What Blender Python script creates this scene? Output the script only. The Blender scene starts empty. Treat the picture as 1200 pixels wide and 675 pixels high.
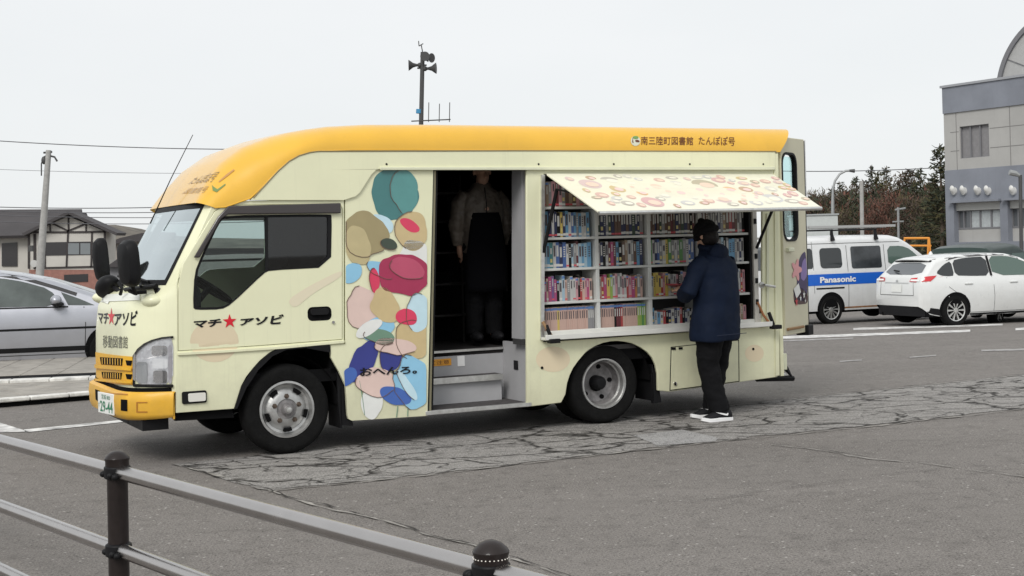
import bpy, bmesh, math, random
from math import sin, cos, pi, radians, hypot
from mathutils import Vector, Matrix, noise
from mathutils.geometry import tessellate_polygon
from mathutils.bvhtree import BVHTree
rnd = random.Random(7)
scn = bpy.context.scene
COL = scn.collection
# ------------------------------------------------------------------ survey of the place
FL, EYE, ROLL, CX, CY = 1650., 1.635, .027, 600., 285.
cr, sr = cos(ROLL), sin(ROLL)
def ray(px, py):
    a = (px-CX)/FL; b = -(py-CY)/FL
    return Vector((a*cr+b*sr, 1., -a*sr+b*cr))
def gz(y):
    return 0. if y < 18 else -.027*(min(y, 60)-18)
def at(px, py, y):                       # a surveyed point at a known distance y
    d = ray(px, py); return Vector((d.x*y, y, EYE+d.z*y))
def gh(px, py, off=0.):                  # a surveyed point on the ground
    d = ray(px, py); t = -EYE/d.z if d.z < 0 else 500
    for _ in range(30):
        t = .5*t+.5*(gz(t)-EYE)/d.z
    return Vector((d.x*t, t, gz(t)+off))
F0 = gh(335, 533); R0 = gh(711, 497)
TH = math.atan2(R0.y-F0.y, R0.x-F0.x)
ux, uy = cos(TH), sin(TH); nx, ny = -uy, ux
def TL(p): a, b = p[0]-F0.x, p[1]-F0.y; return Vector((a*ux+b*uy, a*nx+b*ny, p[2]))
CAML = TL((0, 0, EYE))
def dirL(px, py):
    d = ray(px, py); return Vector((d.x*ux+d.y*uy, d.x*nx+d.y*ny, d.z))
def S(px, py, Y=-.04):                   # point of the truck's side plane -> (X, Z) in truck metres
    e = dirL(px, py); t = (Y-CAML.y)/e.y
    return (CAML.x+e.x*t, EYE+e.z*t)
def SS(pts, Y=-.04): return [S(a, b, Y) for a, b in pts]

# ------------------------------------------------------------------ materials
MATS = {}
def mat(name, col, rough=.5, metal=0., var=0., vscale=6., bump=0., bscale=40., coat=0., spec=.5, col2=None, dirt=0., emit=None):
    if name in MATS: return MATS[name]
    m = bpy.data.materials.new(name); m.use_nodes = True; MATS[name] = m
    nt = m.node_tree; N = nt.nodes; L = nt.links; b = N['Principled BSDF']
    c = tuple(col)+(1,)
    if max(col) < .03 and spec == .5: spec = .16
    b.inputs['Base Color'].default_value = c
    b.inputs['Roughness'].default_value = rough; b.inputs['Metallic'].default_value = metal
    b.inputs['Specular IOR Level'].default_value = spec
    if coat: b.inputs['Coat Weight'].default_value = coat; b.inputs['Coat Roughness'].default_value = .08
    tc = None
    if var or bump or dirt:
        tc = N.new('ShaderNodeTexCoord')
    out = None
    if var:
        n = N.new('ShaderNodeTexNoise'); n.inputs['Scale'].default_value = vscale; n.inputs['Detail'].default_value = 8; n.inputs['Roughness'].default_value = .6
        L.new(tc.outputs['Object'], n.inputs['Vector'])
        r = N.new('ShaderNodeMapRange'); r.inputs[1].default_value = .3; r.inputs[2].default_value = .7
        L.new(n.outputs['Fac'], r.inputs[0])
        mx = N.new('ShaderNodeMix'); mx.data_type = 'RGBA'
        d = tuple(max(0, k*(1-var)) for k in col)+(1,) if col2 is None else tuple(col2)+(1,)
        u = tuple(min(1, k*(1+var)) for k in col)+(1,)
        mx.inputs[6].default_value = d; mx.inputs[7].default_value = u
        L.new(r.outputs[0], mx.inputs[0]); out = mx.outputs[2]
        L.new(out, b.inputs['Base Color'])
        r2 = N.new('ShaderNodeMapRange'); r2.inputs[3].default_value = max(.03, rough-.08); r2.inputs[4].default_value = min(1, rough+.12)
        L.new(n.outputs['Fac'], r2.inputs[0]); L.new(r2.outputs[0], b.inputs['Roughness'])
    if dirt:                              # road grime splashed low on the bodywork, a broken tide mark
        sp = N.new('ShaderNodeSeparateXYZ'); L.new(tc.outputs['Object'], sp.inputs[0])
        n = N.new('ShaderNodeTexNoise'); n.inputs['Scale'].default_value = 3.5; n.inputs['Detail'].default_value = 9; n.inputs['Roughness'].default_value = .7
        L.new(tc.outputs['Object'], n.inputs['Vector'])
        a = N.new('ShaderNodeMath'); a.operation = 'MULTIPLY_ADD'; a.inputs[1].default_value = 1.1; L.new(n.outputs['Fac'], a.inputs[0]); L.new(sp.outputs[2], a.inputs[2])
        r = N.new('ShaderNodeMapRange'); r.inputs[1].default_value = 1.35; r.inputs[2].default_value = .65; r.inputs[3].default_value = 0; r.inputs[4].default_value = dirt
        L.new(a.outputs[0], r.inputs[0])
        mx = N.new('ShaderNodeMix'); mx.data_type = 'RGBA'
        if out: L.new(out, mx.inputs[6])
        else: mx.inputs[6].default_value = c
        mx.inputs[7].default_value = (.22, .19, .15, 1); L.new(r.outputs[0], mx.inputs[0]); L.new(mx.outputs[2], b.inputs['Base Color'])
    if name in ('cream_paint', 'slate_wall', 'pale_wall', 'van_white', 'orange_paint'):   # rain runs drying down the face
        mp_ = N.new('ShaderNodeMapping'); mp_.inputs['Scale'].default_value = (9, 9, .35) if 'wall' not in name else (1.6, 1.6, .08); L.new(tc.outputs['Object'], mp_.inputs[0])
        n = N.new('ShaderNodeTexNoise'); n.inputs['Scale'].default_value = 1.6; n.inputs['Detail'].default_value = 7; n.inputs['Roughness'].default_value = .7; L.new(mp_.outputs[0], n.inputs['Vector'])
        r = N.new('ShaderNodeMapRange'); r.inputs[1].default_value = .56; r.inputs[2].default_value = .80; r.inputs[4].default_value = .30 if name != 'orange_paint' else .15; L.new(n.outputs['Fac'], r.inputs[0])
        mx = N.new('ShaderNodeMix'); mx.data_type = 'RGBA'; L.new(b.inputs['Base Color'].links[0].from_socket, mx.inputs[6]); mx.inputs[7].default_value = tuple(k*.55 for k in col)+(1,); L.new(r.outputs[0], mx.inputs[0]); L.new(mx.outputs[2], b.inputs['Base Color'])
    if bump:
        n = N.new('ShaderNodeTexNoise'); n.inputs['Scale'].default_value = bscale; n.inputs['Detail'].default_value = 6
        L.new(tc.outputs['Object'], n.inputs['Vector'])
        bp = N.new('ShaderNodeBump'); bp.inputs['Strength'].default_value = bump; bp.inputs['Distance'].default_value = .02
        L.new(n.outputs['Fac'], bp.inputs['Height']); L.new(bp.outputs[0], b.inputs['Normal'])
    return m
def glass(name, tint, refl=.08, rough=.02, rcol=(1, 1, 1), top=1.0):
    if name in MATS: return MATS[name]
    m = bpy.data.materials.new(name); m.use_nodes = True; MATS[name] = m
    nt = m.node_tree; N = nt.nodes; L = nt.links; N.remove(N['Principled BSDF'])
    t = N.new('ShaderNodeBsdfTransparent'); t.inputs[0].default_value = tuple(tint)+(1,)
    g = N.new('ShaderNodeBsdfGlossy'); g.inputs['Roughness'].default_value = rough; g.inputs['Color'].default_value = tuple(rcol)+(1,)
    lw = N.new('ShaderNodeFresnel'); lw.inputs[0].default_value = 1.5
    mr = N.new('ShaderNodeMapRange'); mr.inputs[1].default_value = 0; mr.inputs[2].default_value = 1; mr.inputs[3].default_value = refl; mr.inputs[4].default_value = top
    L.new(lw.outputs[0], mr.inputs[0])
    mx = N.new('ShaderNodeMixShader'); L.new(mr.outputs[0], mx.inputs[0]); L.new(t.outputs[0], mx.inputs[1]); L.new(g.outputs[0], mx.inputs[2])
    L.new(mx.outputs[0], N['Material Output'].inputs[0])
    return m
CREAM = mat('cream_paint', (.79, .79, .55), .36, coat=.25, var=.035, vscale=2.2, dirt=.34)
CREAM_SH = mat('cream_metal', (.70, .71, .53), .45, var=.04)
ORANGE = mat('orange_paint', (.78, .44, .028), .34, coat=.7, spec=.5, var=.06, vscale=1.8, bump=.04, bscale=3)
ORANGE_B = mat('orange_bumper_paint', (.78, .43, .03), .4, coat=.1, spec=.3, var=.08, vscale=9, dirt=.25)
BLACK = mat('black_plastic', (.010, .010, .011), .5, var=.2, bump=.05)
BLACKM = mat('matt_black', (.004, .004, .0045), .95)
RUBBER = mat('tyre_rubber', (.008, .008, .008), .9, var=.35, vscale=14, bump=.3, bscale=90)
RIM = mat('rim_silver', (.48, .48, .47), .38, .75, var=.18, vscale=12, bump=.1)
RIMD = mat('rim_dark', (.25, .24, .24), .55, .5, var=.4, vscale=14)
NUT = mat('rusty_nut', (.12, .09, .07), .6, .6)
CHROME = mat('chrome', (.75, .75, .75), .12, 1.)
GREYM = mat('grey_metal', (.42, .43, .43), .4, .4, var=.12)
ALU = mat('aluminium', (.62, .62, .60), .32, .8, var=.15, vscale=20)
SHELF = mat('shelf_grey', (.58, .59, .57), .5, var=.06)
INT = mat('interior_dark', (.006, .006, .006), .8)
INTG = mat('interior_grey', (.40, .40, .41), .5, var=.05)
TREAD = mat('step_tread', (.06, .055, .055), .8, var=.4, vscale=25, bump=.3)
SEAT = mat('seat_cloth', (.06, .06, .065), .9)
RED = mat('red_print', (.66, .012, .03), .4)
INK = mat('black_print', (.015, .015, .017), .4)
BROWNINK = mat('brown_print', (.12, .03, .012), .5)
WHITEP = mat('white_print', (.85, .85, .84), .4)
WS = glass('windscreen_glass', (.62, .70, .70), .62, .04, (.86, .93, .95))
WG = glass('side_glass', (.80, .85, .84), .01, top=.45)
WGD = glass('dark_glass', (.34, .36, .37), .03, top=.6)
WSKY = glass('door_glass', (.80, .95, .95), .04, top=.25)
LENS = glass('lens_glass', (.92, .93, .95), .12)

# ------------------------------------------------------------------ mesh builder
def tess(loops):
    vs = [[Vector((a, b, 0)) for a, b in l] for l in loops]
    flat = [p for l in vs for p in l]
    return [(v.x, v.y) for v in flat], tessellate_polygon(vs)
class MB:
    def __init__(s): s.v = []; s.f = []; s.m = []; s.mats = []; s.cur = 0
    def mt(s, m):
        if m not in s.mats: s.mats.append(m)
        s.cur = s.mats.index(m); return s
    def add(s, vs, fs):
        o = len(s.v); s.v += [tuple(v) for v in vs]
        for f in fs: s.f.append([o+i for i in f]); s.m.append(s.cur)
        return s
    def box(s, x0, x1, y0, y1, z0, z1, M=None):
        vs = [Vector((x, y, z)) for z in (z0, z1) for y in (y0, y1) for x in (x0, x1)]
        if M: vs = [M @ v for v in vs]
        return s.add(vs, [(0, 2, 3, 1), (4, 5, 7, 6), (0, 1, 5, 4), (2, 6, 7, 3), (0, 4, 6, 2), (1, 3, 7, 5)])
    def prism(s, loops, fn, d0, d1):      # loops in 2D; fn(a, b, d) -> 3D
        pts, tris = tess(loops); n = len(pts)
        vs = [fn(a, b, d0) for a, b in pts]+[fn(a, b, d1) for a, b in pts]
        fs = [tuple(t) for t in tris]+[tuple(n+i for i in reversed(t)) for t in tris]
        o = 0
        for l in loops:
            k = len(l)
            for i in range(k):
                j = (i+1) % k; fs.append((o+i, o+j, n+o+j, n+o+i))
            o += k
        return s.add(vs, fs)
    def xz(s, loops, y0, y1): return s.prism(loops, lambda a, b, d: (a, d, b), y0, y1)
    def tube(s, pts, r, n=8, caps=True):
        pts = [Vector(p) for p in pts]; k = len(pts)
        rs = r if isinstance(r, (list, tuple)) else [r]*k
        vs = []; up = None
        for i, p in enumerate(pts):
            d = (pts[min(i+1, k-1)]-pts[max(i-1, 0)]).normalized()
            if up is None:
                up = d.orthogonal().normalized()
            else:
                up = (up-d*up.dot(d)); up = up.normalized() if up.length > 1e-6 else d.orthogonal().normalized()
            w = d.cross(up)
            vs += [p+(up*cos(2*pi*j/n)+w*sin(2*pi*j/n))*rs[i] for j in range(n)]
        fs = [(i*n+j, i*n+(j+1) % n, (i+1)*n+(j+1) % n, (i+1)*n+j) for i in range(k-1) for j in range(n)]
        if caps: fs += [tuple(range(n-1, -1, -1)), tuple((k-1)*n+j for j in range(n))]
        return s.add(vs, fs)
    def lathe(s, prof, c=(0, 0, 0), ax='y', n=32, M=None, caps=True):   # prof: (radius, along)
        vs = []
        for r, a in prof:
            for j in range(n):
                u, w = r*cos(2*pi*j/n), r*sin(2*pi*j/n)
                p = Vector((u, a, w)) if ax == 'y' else (Vector((u, w, a)) if ax == 'z' else Vector((a, u, w)))
                if M: p = M @ p
                vs.append(p+Vector(c))
        k = len(prof)
        fs = [(i*n+j, i*n+(j+1) % n, (i+1)*n+(j+1) % n, (i+1)*n+j) for i in range(k-1) for j in range(n)]
        if caps and prof[0][0] > 1e-5: fs.append(tuple(range(n-1, -1, -1)))
        if caps and prof[-1][0] > 1e-5: fs.append(tuple((k-1)*n+j for j in range(n)))
        return s.add(vs, fs)
    def grid(s, fn, nu, nv):
        vs = [fn(i/nu, j/nv) for i in range(nu+1) for j in range(nv+1)]
        return s.add(vs, [(i*(nv+1)+j, (i+1)*(nv+1)+j, (i+1)*(nv+1)+j+1, i*(nv+1)+j+1) for i in range(nu) for j in range(nv)])
    def ell(s, c, r, n=12, M=None):
        c = Vector(c); r = Vector(r)
        vs = []
        for i in range(n+1):
            ph = pi*i/n
            for j in range(2*n):
                t = pi*j/n
                v = Vector((r.x*sin(ph)*cos(t), r.y*sin(ph)*sin(t), r.z*cos(ph)))
                if M: v = M @ v
                vs.append(c+v)
        w = 2*n
        return s.add(vs, [(i*w+j, (i+1)*w+j, (i+1)*w+(j+1) % w, i*w+(j+1) % w) for i in range(n) for j in range(w)])
    def build(s, name, parent=None, mats=None, sharp=35, bevel=0., loc=None, weld=1e-5):
        me = bpy.data.meshes.new(name)
        bm = bmesh.new()
        bv = [bm.verts.new(v) for v in s.v]
        for f, mi in zip(s.f, s.m):
            if len(set(f)) < 3: continue
            try: q = bm.faces.new([bv[i] for i in f]); q.material_index = mi; q.smooth = True
            except ValueError: pass
        if weld: bmesh.ops.remove_doubles(bm, verts=bm.verts, dist=weld)
        bmesh.ops.recalc_face_normals(bm, faces=bm.faces)
        a = radians(sharp)
        for e in bm.edges:
            if len(e.link_faces) == 2:
                if e.calc_face_angle(0) > a: e.smooth = False
        bm.to_mesh(me); bm.free()
        for m in (s.mats or [mats]):
            if m: me.materials.append(m)
        o = bpy.data.objects.new(name, me); COL.objects.link(o)
        if parent: o.parent = parent
        if loc: o.location = loc
        if bevel:
            b = o.modifiers.new('bevel', 'BEVEL'); b.width = bevel; b.segments = 2; b.limit_method = 'ANGLE'; b.angle_limit = radians(40)
        return o
def tag(o, label=None, cat=None, group=None, kind=None):
    if label: o['label'] = label
    if cat: o['category'] = cat
    if group: o['group'] = group
    if kind: o['kind'] = kind
    return o
def thing(name, label, cat, loc=(0, 0, 0), rz=0, group=None):
    o = bpy.data.objects.new(name, None); COL.objects.link(o); o.location = loc; o.rotation_euler = (0, 0, rz); o.empty_display_size = .2
    return tag(o, label, cat, group)
def copy_tree(o, parent=None):
    c = o.copy(); COL.objects.link(c); c.parent = parent
    for ch in list(o.children): copy_tree(ch, c)
    return c
def patch(loops, h, fn, m, name, parent=None):   # outline laid on a surface: fine triangles, each vertex mapped by fn
    pts, tris = tess(loops)
    bm = bmesh.new(); vs = [bm.verts.new((a, b, 0)) for a, b in pts]
    for t in tris:
        try: bm.faces.new([vs[i] for i in t])
        except ValueError: pass
    for _ in range(6):
        es = [e for e in bm.edges if e.calc_length() > h]
        if not es: break
        bmesh.ops.subdivide_edges(bm, edges=es, cuts=1)
        bmesh.ops.triangulate(bm, faces=bm.faces)
    for v in bm.verts: v.co = fn(v.co.x, v.co.y)
    bmesh.ops.recalc_face_normals(bm, faces=bm.faces)
    me = bpy.data.meshes.new(name); bm.to_mesh(me); bm.free()
    for p in me.polygons: p.use_smooth = True
    me.materials.append(m)
    o = bpy.data.objects.new(name, me); COL.objects.link(o)
    if parent: o.parent = parent
    return o
def text_mesh(body, bold=.0, ext=0.0, sx=1.):
    cu = bpy.data.curves.new('t', 'FONT'); cu.body = body; cu.offset = bold; cu.extrude = ext; cu.resolution_u = 3
    cu.align_x = 'LEFT'
    o = bpy.data.objects.new('t', cu); COL.objects.link(o)
    dg = bpy.context.evaluated_depsgraph_get(); dg.update()
    me = bpy.data.meshes.new_from_object(o.evaluated_get(dg))
    bpy.data.objects.remove(o); bpy.data.curves.remove(cu)
    return me
def text_on(body, fn, m, name, parent, bold=.02):   # fn(u, v) with u, v in 0..1 over the ink's bounding box
    me = text_mesh(body, bold)
    xs = [v.co.x for v in me.vertices]; ys = [v.co.y for v in me.vertices]
    x0, x1, y0, y1 = min(xs), max(xs), min(ys), max(ys)
    for v in me.vertices: v.co = Vector(fn((v.co.x-x0)/(x1-x0), (v.co.y-y0)/(y1-y0)))
    me.materials.clear(); me.materials.append(m); me.name = name
    o = bpy.data.objects.new(name, me); COL.objects.link(o)
    if parent: o.parent = parent
    return o
def star(cx, cz, r, rot=0, q=.39):
    return [(cx+(r if k % 2 == 0 else r*q)*sin(pi*k/5+rot), cz+(r if k % 2 == 0 else r*q)*cos(pi*k/5+rot)) for k in range(10)]
def oval(cx, cz, a, b, rot=0, n=20):
    return [(cx+a*cos(2*pi*k/n)*cos(rot)-b*sin(2*pi*k/n)*sin(rot), cz+a*cos(2*pi*k/n)*sin(rot)+b*sin(2*pi*k/n)*cos(rot)) for k in range(n)]
def rrect(x0, x1, z0, z1, r, n=4):
    out = []
    for (cx, cz, a0) in ((x1-r, z1-r, 0), (x0+r, z1-r, 90), (x0+r, z0+r, 180), (x1-r, z0+r, 270)):
        out += [(cx+r*cos(radians(a0+90*k/n)), cz+r*sin(radians(a0+90*k/n))) for k in range(n+1)]
    return out
def lerp_tab(tab, x):
    if x <= tab[0][0]: return tab[0][1:]
    for a, b in zip(tab, tab[1:]):
        if x <= b[0]:
            t = (x-a[0])/(b[0]-a[0]); return tuple(p+(q-p)*t for p, q in zip(a[1:], b[1:]))
    return tab[-1][1:]
def smooth_loop(pts, n=3):                 # corner rounding of a closed outline (Chaikin)
    for _ in range(n):
        o = []
        for i in range(len(pts)):
            a, b = pts[i], pts[(i+1) % len(pts)]
            o += [(a[0]*.8+b[0]*.2, a[1]*.8+b[1]*.2), (a[0]*.2+b[0]*.8, a[1]*.2+b[1]*.8)]
        pts = o
    return pts

# ================================================================== CAMERA, LIGHT, SKY
cam = bpy.data.cameras.new('camera'); co = bpy.data.objects.new('camera', cam); COL.objects.link(co)
cam.sensor_width = 36; cam.lens = 36*FL/1200; cam.clip_end = 6000; cam.clip_start = .1
cam.shift_y = -(337.5-CY)/1200
R = Matrix(((cr, sr, 0), (0, 0, -1), (-sr, cr, 0)))
co.matrix_world = Matrix.Translation((0, 0, EYE)) @ R.to_4x4()
scn.camera = co
w = bpy.data.worlds.new('World'); scn.world = w; w.use_nodes = True
N = w.node_tree.nodes; L = w.node_tree.links; bg = N['Background']
sky = N.new('ShaderNodeTexSky'); sky.sky_type = 'NISHITA'; sky.sun_disc = False; sky.sun_elevation = radians(42); sky.sun_rotation = radians(200)
tc = N.new('ShaderNodeTexCoord'); mp = N.new('ShaderNodeMapping'); mp.inputs['Scale'].default_value = (1, 1, 3)
nz = N.new('ShaderNodeTexNoise'); nz.inputs['Scale'].default_value = 1.6; nz.inputs['Detail'].default_value = 5
L.new(tc.outputs['Generated'], mp.inputs[0]); L.new(mp.outputs[0], nz.inputs['Vector'])
rp = N.new('ShaderNodeValToRGB'); rp.color_ramp.elements[0].position = .3; rp.color_ramp.elements[1].position = .7
rp.color_ramp.elements[0].color = (6.0, 6.2, 6.3, 1); rp.color_ramp.elements[1].color = (6.6, 6.7, 6.75, 1)
L.new(nz.outputs['Fac'], rp.inputs[0])
mx = N.new('ShaderNodeMix'); mx.data_type = 'RGBA'; mx.inputs[0].default_value = .95
L.new(sky.outputs[0], mx.inputs[6]); L.new(rp.outputs[0], mx.inputs[7]); L.new(mx.outputs[2], bg.inputs['Color'])
bg.inputs['Strength'].default_value = .1
sl = bpy.data.lights.new('sun', 'SUN'); so = bpy.data.objects.new('sun', sl); COL.objects.link(so)
sl.energy = 1.5; sl.angle = radians(25); sl.color = (1, .97, .93)
az = radians(200)      # compass direction the light comes from: behind the camera, a little left
sd = Vector((sin(az)*cos(radians(42)), cos(az)*cos(radians(42)), sin(radians(42))))
so.rotation_euler = sd.to_track_quat('Z', 'Y').to_euler(); so.location = (0, -5, 12)
scn.view_settings.view_transform = 'Standard'; scn.view_settings.look = 'None'; scn.view_settings.exposure = .46; scn.view_settings.gamma = 1
scn.view_settings.use_curve_mapping = False
scn.cycles.max_bounces = 8; scn.cycles.transparent_max_bounces = 12
scn.cycles.use_denoising = True
# ================================================================== GROUND
def asphalt(name, dark, light, speck=.5, crack=0., scale=1.):
    m = bpy.data.materials.new(name); m.use_nodes = True
    N = m.node_tree.nodes; L = m.node_tree.links; b = N['Principled BSDF']; b.inputs['Roughness'].default_value = .9; b.inputs['Specular IOR Level'].default_value = .3
    tc = N.new('ShaderNodeTexCoord'); P = tc.outputs['Object']
    def ns(sc, det=6, ro=.6, vec=P):
        n = N.new('ShaderNodeTexNoise'); n.inputs['Scale'].default_value = sc; n.inputs['Detail'].default_value = det; n.inputs['Roughness'].default_value = ro; L.new(vec, n.inputs['Vector']); return n.outputs['Fac']
    def mr(v, a, c, d=0., e=1.):
        r = N.new('ShaderNodeMapRange'); r.inputs[1].default_value = a; r.inputs[2].default_value = c; r.inputs[3].default_value = d; r.inputs[4].default_value = e; L.new(v, r.inputs[0]); return r.outputs[0]
    def mixc(f, A, B):
        x = N.new('ShaderNodeMix'); x.data_type = 'RGBA'
        if isinstance(f, float): x.inputs[0].default_value = f
        else: L.new(f, x.inputs[0])
        for i, q in ((6, A), (7, B)):
            if isinstance(q, tuple): x.inputs[i].default_value = q+(1,)
            else: L.new(q, x.inputs[i])
        return x.outputs[2]
    def math_(op, a, b2):
        x = N.new('ShaderNodeMath'); x.operation = op
        for i, q in ((0, a), (1, b2)):
            if isinstance(q, (int, float)): x.inputs[i].default_value = q
            else: L.new(q, x.inputs[i])
        return x.outputs[0]
    c = mixc(mr(ns(.35, 8, .65), .3, .7), dark, light)
    # tyre-polished streaks along the driving direction
    mp = N.new('ShaderNodeMapping'); mp.inputs['Rotation'].default_value = (0, 0, -TH); mp.inputs['Scale'].default_value = (.12, 1.1, 1); L.new(P, mp.inputs[0])
    c = mixc(mr(ns(1.1, 5, .6, mp.outputs[0]), .52, .75, 0., .35 if crack else .7), c, tuple(k*1.35 for k in light))
    c = mixc(mr(ns(1.1, 3, .5), .66, .74, 0., .45), c, tuple(k*.55 for k in dark))
    c = mixc(mr(ns(2.3, 4), .58, .8, 0., .5), c, tuple(k*.72 for k in dark))
    fine = ns(95, 3, .7)
    c = mixc(mr(fine, .42, .60, .0, .85), c, tuple(k*1.9 for k in light))
    c = mixc(mr(ns(48, 3, .7), .55, .66, .0, .85), c, tuple(k*.4 for k in dark))
    vo = N.new('ShaderNodeTexVoronoi'); vo.inputs['Scale'].default_value = 13; L.new(P, vo.inputs['Vector'])
    c = mixc(mr(vo.outputs['Distance'], .13, .07, 0., speck), c, (.50, .48, .45))
    c = mixc(mr(ns(7, 6, .7), .50, .72, 0., .5), c, tuple(k*.62 for k in dark)); c = mixc(mr(ns(.9, 7, .7), .48, .7, 0., .5), c, tuple(k*1.3 for k in light))
    h = fine
    if crack:
        mpc = N.new('ShaderNodeMapping'); mpc.inputs['Rotation'].default_value = (0, 0, -TH); mpc.inputs['Scale'].default_value = (.62, 1.0, 1); L.new(P, mpc.inputs[0])
        nd = N.new('ShaderNodeTexNoise'); nd.inputs['Scale'].default_value = 2.2; nd.inputs['Detail'].default_value = 5; L.new(mpc.outputs[0], nd.inputs['Vector'])
        va = N.new('ShaderNodeVectorMath'); va.operation = 'SCALE'; va.inputs['Scale'].default_value = .6; L.new(nd.outputs['Color'], va.inputs[0])
        vb = N.new('ShaderNodeVectorMath'); L.new(mpc.outputs[0], vb.inputs[0]); L.new(va.outputs[0], vb.inputs[1])
        keep = mr(ns(.9, 3), .36, .54)
        for sc_, wd, am in ((1.6, .034, 1.), (4.2, .050, .85)):
            v = N.new('ShaderNodeTexVoronoi'); v.feature = 'DISTANCE_TO_EDGE'; v.inputs['Scale'].default_value = sc_; L.new(vb.outputs[0], v.inputs['Vector'])
            k = mr(v.outputs['Distance'], wd, wd*.2, 0., am)
            k = math_('MULTIPLY', k, keep if am < 1 else mr(ns(1.4, 3), .18, .36))
            c = mixc(k, c, (.030, .027, .024))
            h = math_('SUBTRACT', h, math_('MULTIPLY', k, 2.5))
    L.new(c, b.inputs['Base Color'])
    bp = N.new('ShaderNodeBump'); bp.inputs['Strength'].default_value = .55; bp.inputs['Distance'].default_value = .008; L.new(h, bp.inputs['Height']); L.new(bp.outputs[0], b.inputs['Normal'])
    return m
ASPH = asphalt('asphalt', (.102, .093, .085), (.160, .148, .137), .8)
BAND = asphalt('cracked_asphalt', (.150, .142, .134), (.232, .222, .21), .3, 1.)
def struct(mb, name, **k): return tag(mb.build(name, **k), kind='structure')
g = MB().mt(ASPH)
xs = [-3000, -400, -60, -20, 0, 20, 60, 400, 3000]; ys = [-200, -20, 0, 9, 18, 24, 30, 40, 60, 120, 500, 4000]
g.add([(x, y, gz(y)) for y in ys for x in xs], [(j*9+i, j*9+i+1, (j+1)*9+i+1, (j+1)*9+i) for j in range(len(ys)-1) for i in range(8)])
struct(g, 'ground')
def on_ground(pts, m, name, off=.004, h=1.2, jag=0.):
    P = [gh(a, b) for a, b in pts]; q = []
    if jag:
        for i in range(len(P)):
            a, b = P[i], P[(i+1) % len(P)]; n = max(1, int((b-a).length/.12))
            for k in range(n):
                p = a.lerp(b, k/n); q.append((p.x+jag*(noise.noise(p*4.3)), p.y+jag*(noise.noise(p*4.3+Vector((9, 4, 1)))+.5*noise.noise(p*11))))
    else: q = [(p.x, p.y) for p in P]
    o = patch([q], h, lambda x, y: Vector((x, y, gz(y)+off)), m, name)
    return tag(o, kind='structure')
on_ground([(1320, 427), (1200, 439.5), (900, 471), (330, 531), (205, 544), (262, 561), (315, 575), (500, 556.6), (700, 533), (900, 511), (1027, 498), (1200, 478.6), (1320, 465)], BAND, 'pavement', jag=.09)
LINE = mat('worn_line_paint', (.60, .59, .57), .7, var=.5, vscale=5, col2=(.22, .215, .21))
LINE2 = mat('faded_line_paint', (.33, .32, .31), .8, var=.5, vscale=9, col2=(.15, .145, .14))
CRK = mat('crack_dark', (.035, .031, .027), .95)
CRKL = mat('crack_lip', (.30, .285, .26), .9, var=.4, vscale=8, col2=(.14, .13, .12))
for i, (pts, m) in enumerate([
    ([(913, 394.5), (1137, 386.6), (1137, 389.2), (913, 397.6)], LINE),
    ([(1000, 384.6), (1175, 379.5), (1175, 381.6), (1000, 387.0)], LINE),
    ([(913, 399.3), (1000, 396), (1000, 397.2), (913, 400.6)], LINE2),
    ([(1190, 384.7), (1260, 382), (1260, 384.5), (1190, 387.4)], LINE),
    ([(-90, 472), (2, 496.5), (34, 506.5), (-8, 507.5), (-90, 484)], LINE),
    ([(28, 504.0), (240, 483), (240, 485), (30, 507.2)], LINE),
    ([(984, 423.4), (1010, 421.6), (1010, 422.9), (984, 424.6)], LINE2),
    ([(1066, 418.6), (1097, 416.2), (1097, 417.4), (1066, 419.9)], LINE2),
    ([(1150, 410.2), (1230, 408), (1230, 410.4), (1150, 412)], LINE2),
    ]): on_ground(pts, m, 'painted_line', .0055)
on_ground([(742, 511), (800, 504.5), (842, 514), (838, 518), (770, 523.5)], asphalt('patch_concrete', (.21, .205, .2), (.26, .255, .25), .2), 'pavement', .0075, jag=.02)
def crack(pts, wd, m, lift, seed, wob=.035):
    P = [gh(a, b) for a, b in pts]; q = []
    for a, b in zip(P, P[1:]):
        n = max(2, int((b-a).length/.05))
        for k in range(n): q.append(a.lerp(b, k/n))
    q.append(P[-1]); mb = MB().mt(m); vs = []
    for i, p in enumerate(q):
        d = (q[min(i+1, len(q)-1)]-q[max(i-1, 0)]).normalized(); nn = Vector((-d.y, d.x, 0))
        o = nn*wob*(noise.noise(p*2.1+Vector((seed, 0, 0)))+.4*noise.noise(p*9+Vector((seed, 3, 0))))
        w_ = wd*max(.0, .45+1.5*noise.noise(p*7+Vector((0, seed, 7))))
        vs += [(p+o+nn*w_)[:2]+(lift+gz(p.y),), (p+o-nn*w_)[:2]+(lift+gz(p.y),)]
    mb.add(vs, [(2*i, 2*i+1, 2*i+3, 2*i+2) for i in range(len(q)-1)])
    return tag(mb.build('pavement_crack', weld=0), kind='structure')
C1 = [(205, 544), (262, 561), (315, 575), (350, 587), (402, 599), (448, 610), (500, 626), (575, 645), (640, 668), (700, 690)]
C2 = [(905, 521), (971, 529.6), (1033, 539), (1093, 544), (1200, 559), (1300, 572)]
C3 = [(315, 576), (500, 557.5), (700, 534), (900, 512), (1027, 499), (1200, 479.5), (1320, 466)]
C4 = [(330, 531), (900, 470.5), (1107, 449), (1200, 439), (1320, 426.6)]
C5 = [(800, 592), (930, 572), (1050, 556), (1110, 550)]
C6 = [(100, 480+62), (180, 560), (215, 575)]
for i, (c, wd) in enumerate(((C1, .016), (C2, .012), (C3, .018), (C4, .016), (C5, .007), (C6, .006))):
    if wd > .01: crack([(a, b+.8) for a, b in c], wd*.9, CRKL, .009, i*3+40., .05)
    crack(c, wd*.6, CRK, .011, i*3+1.)
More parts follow.
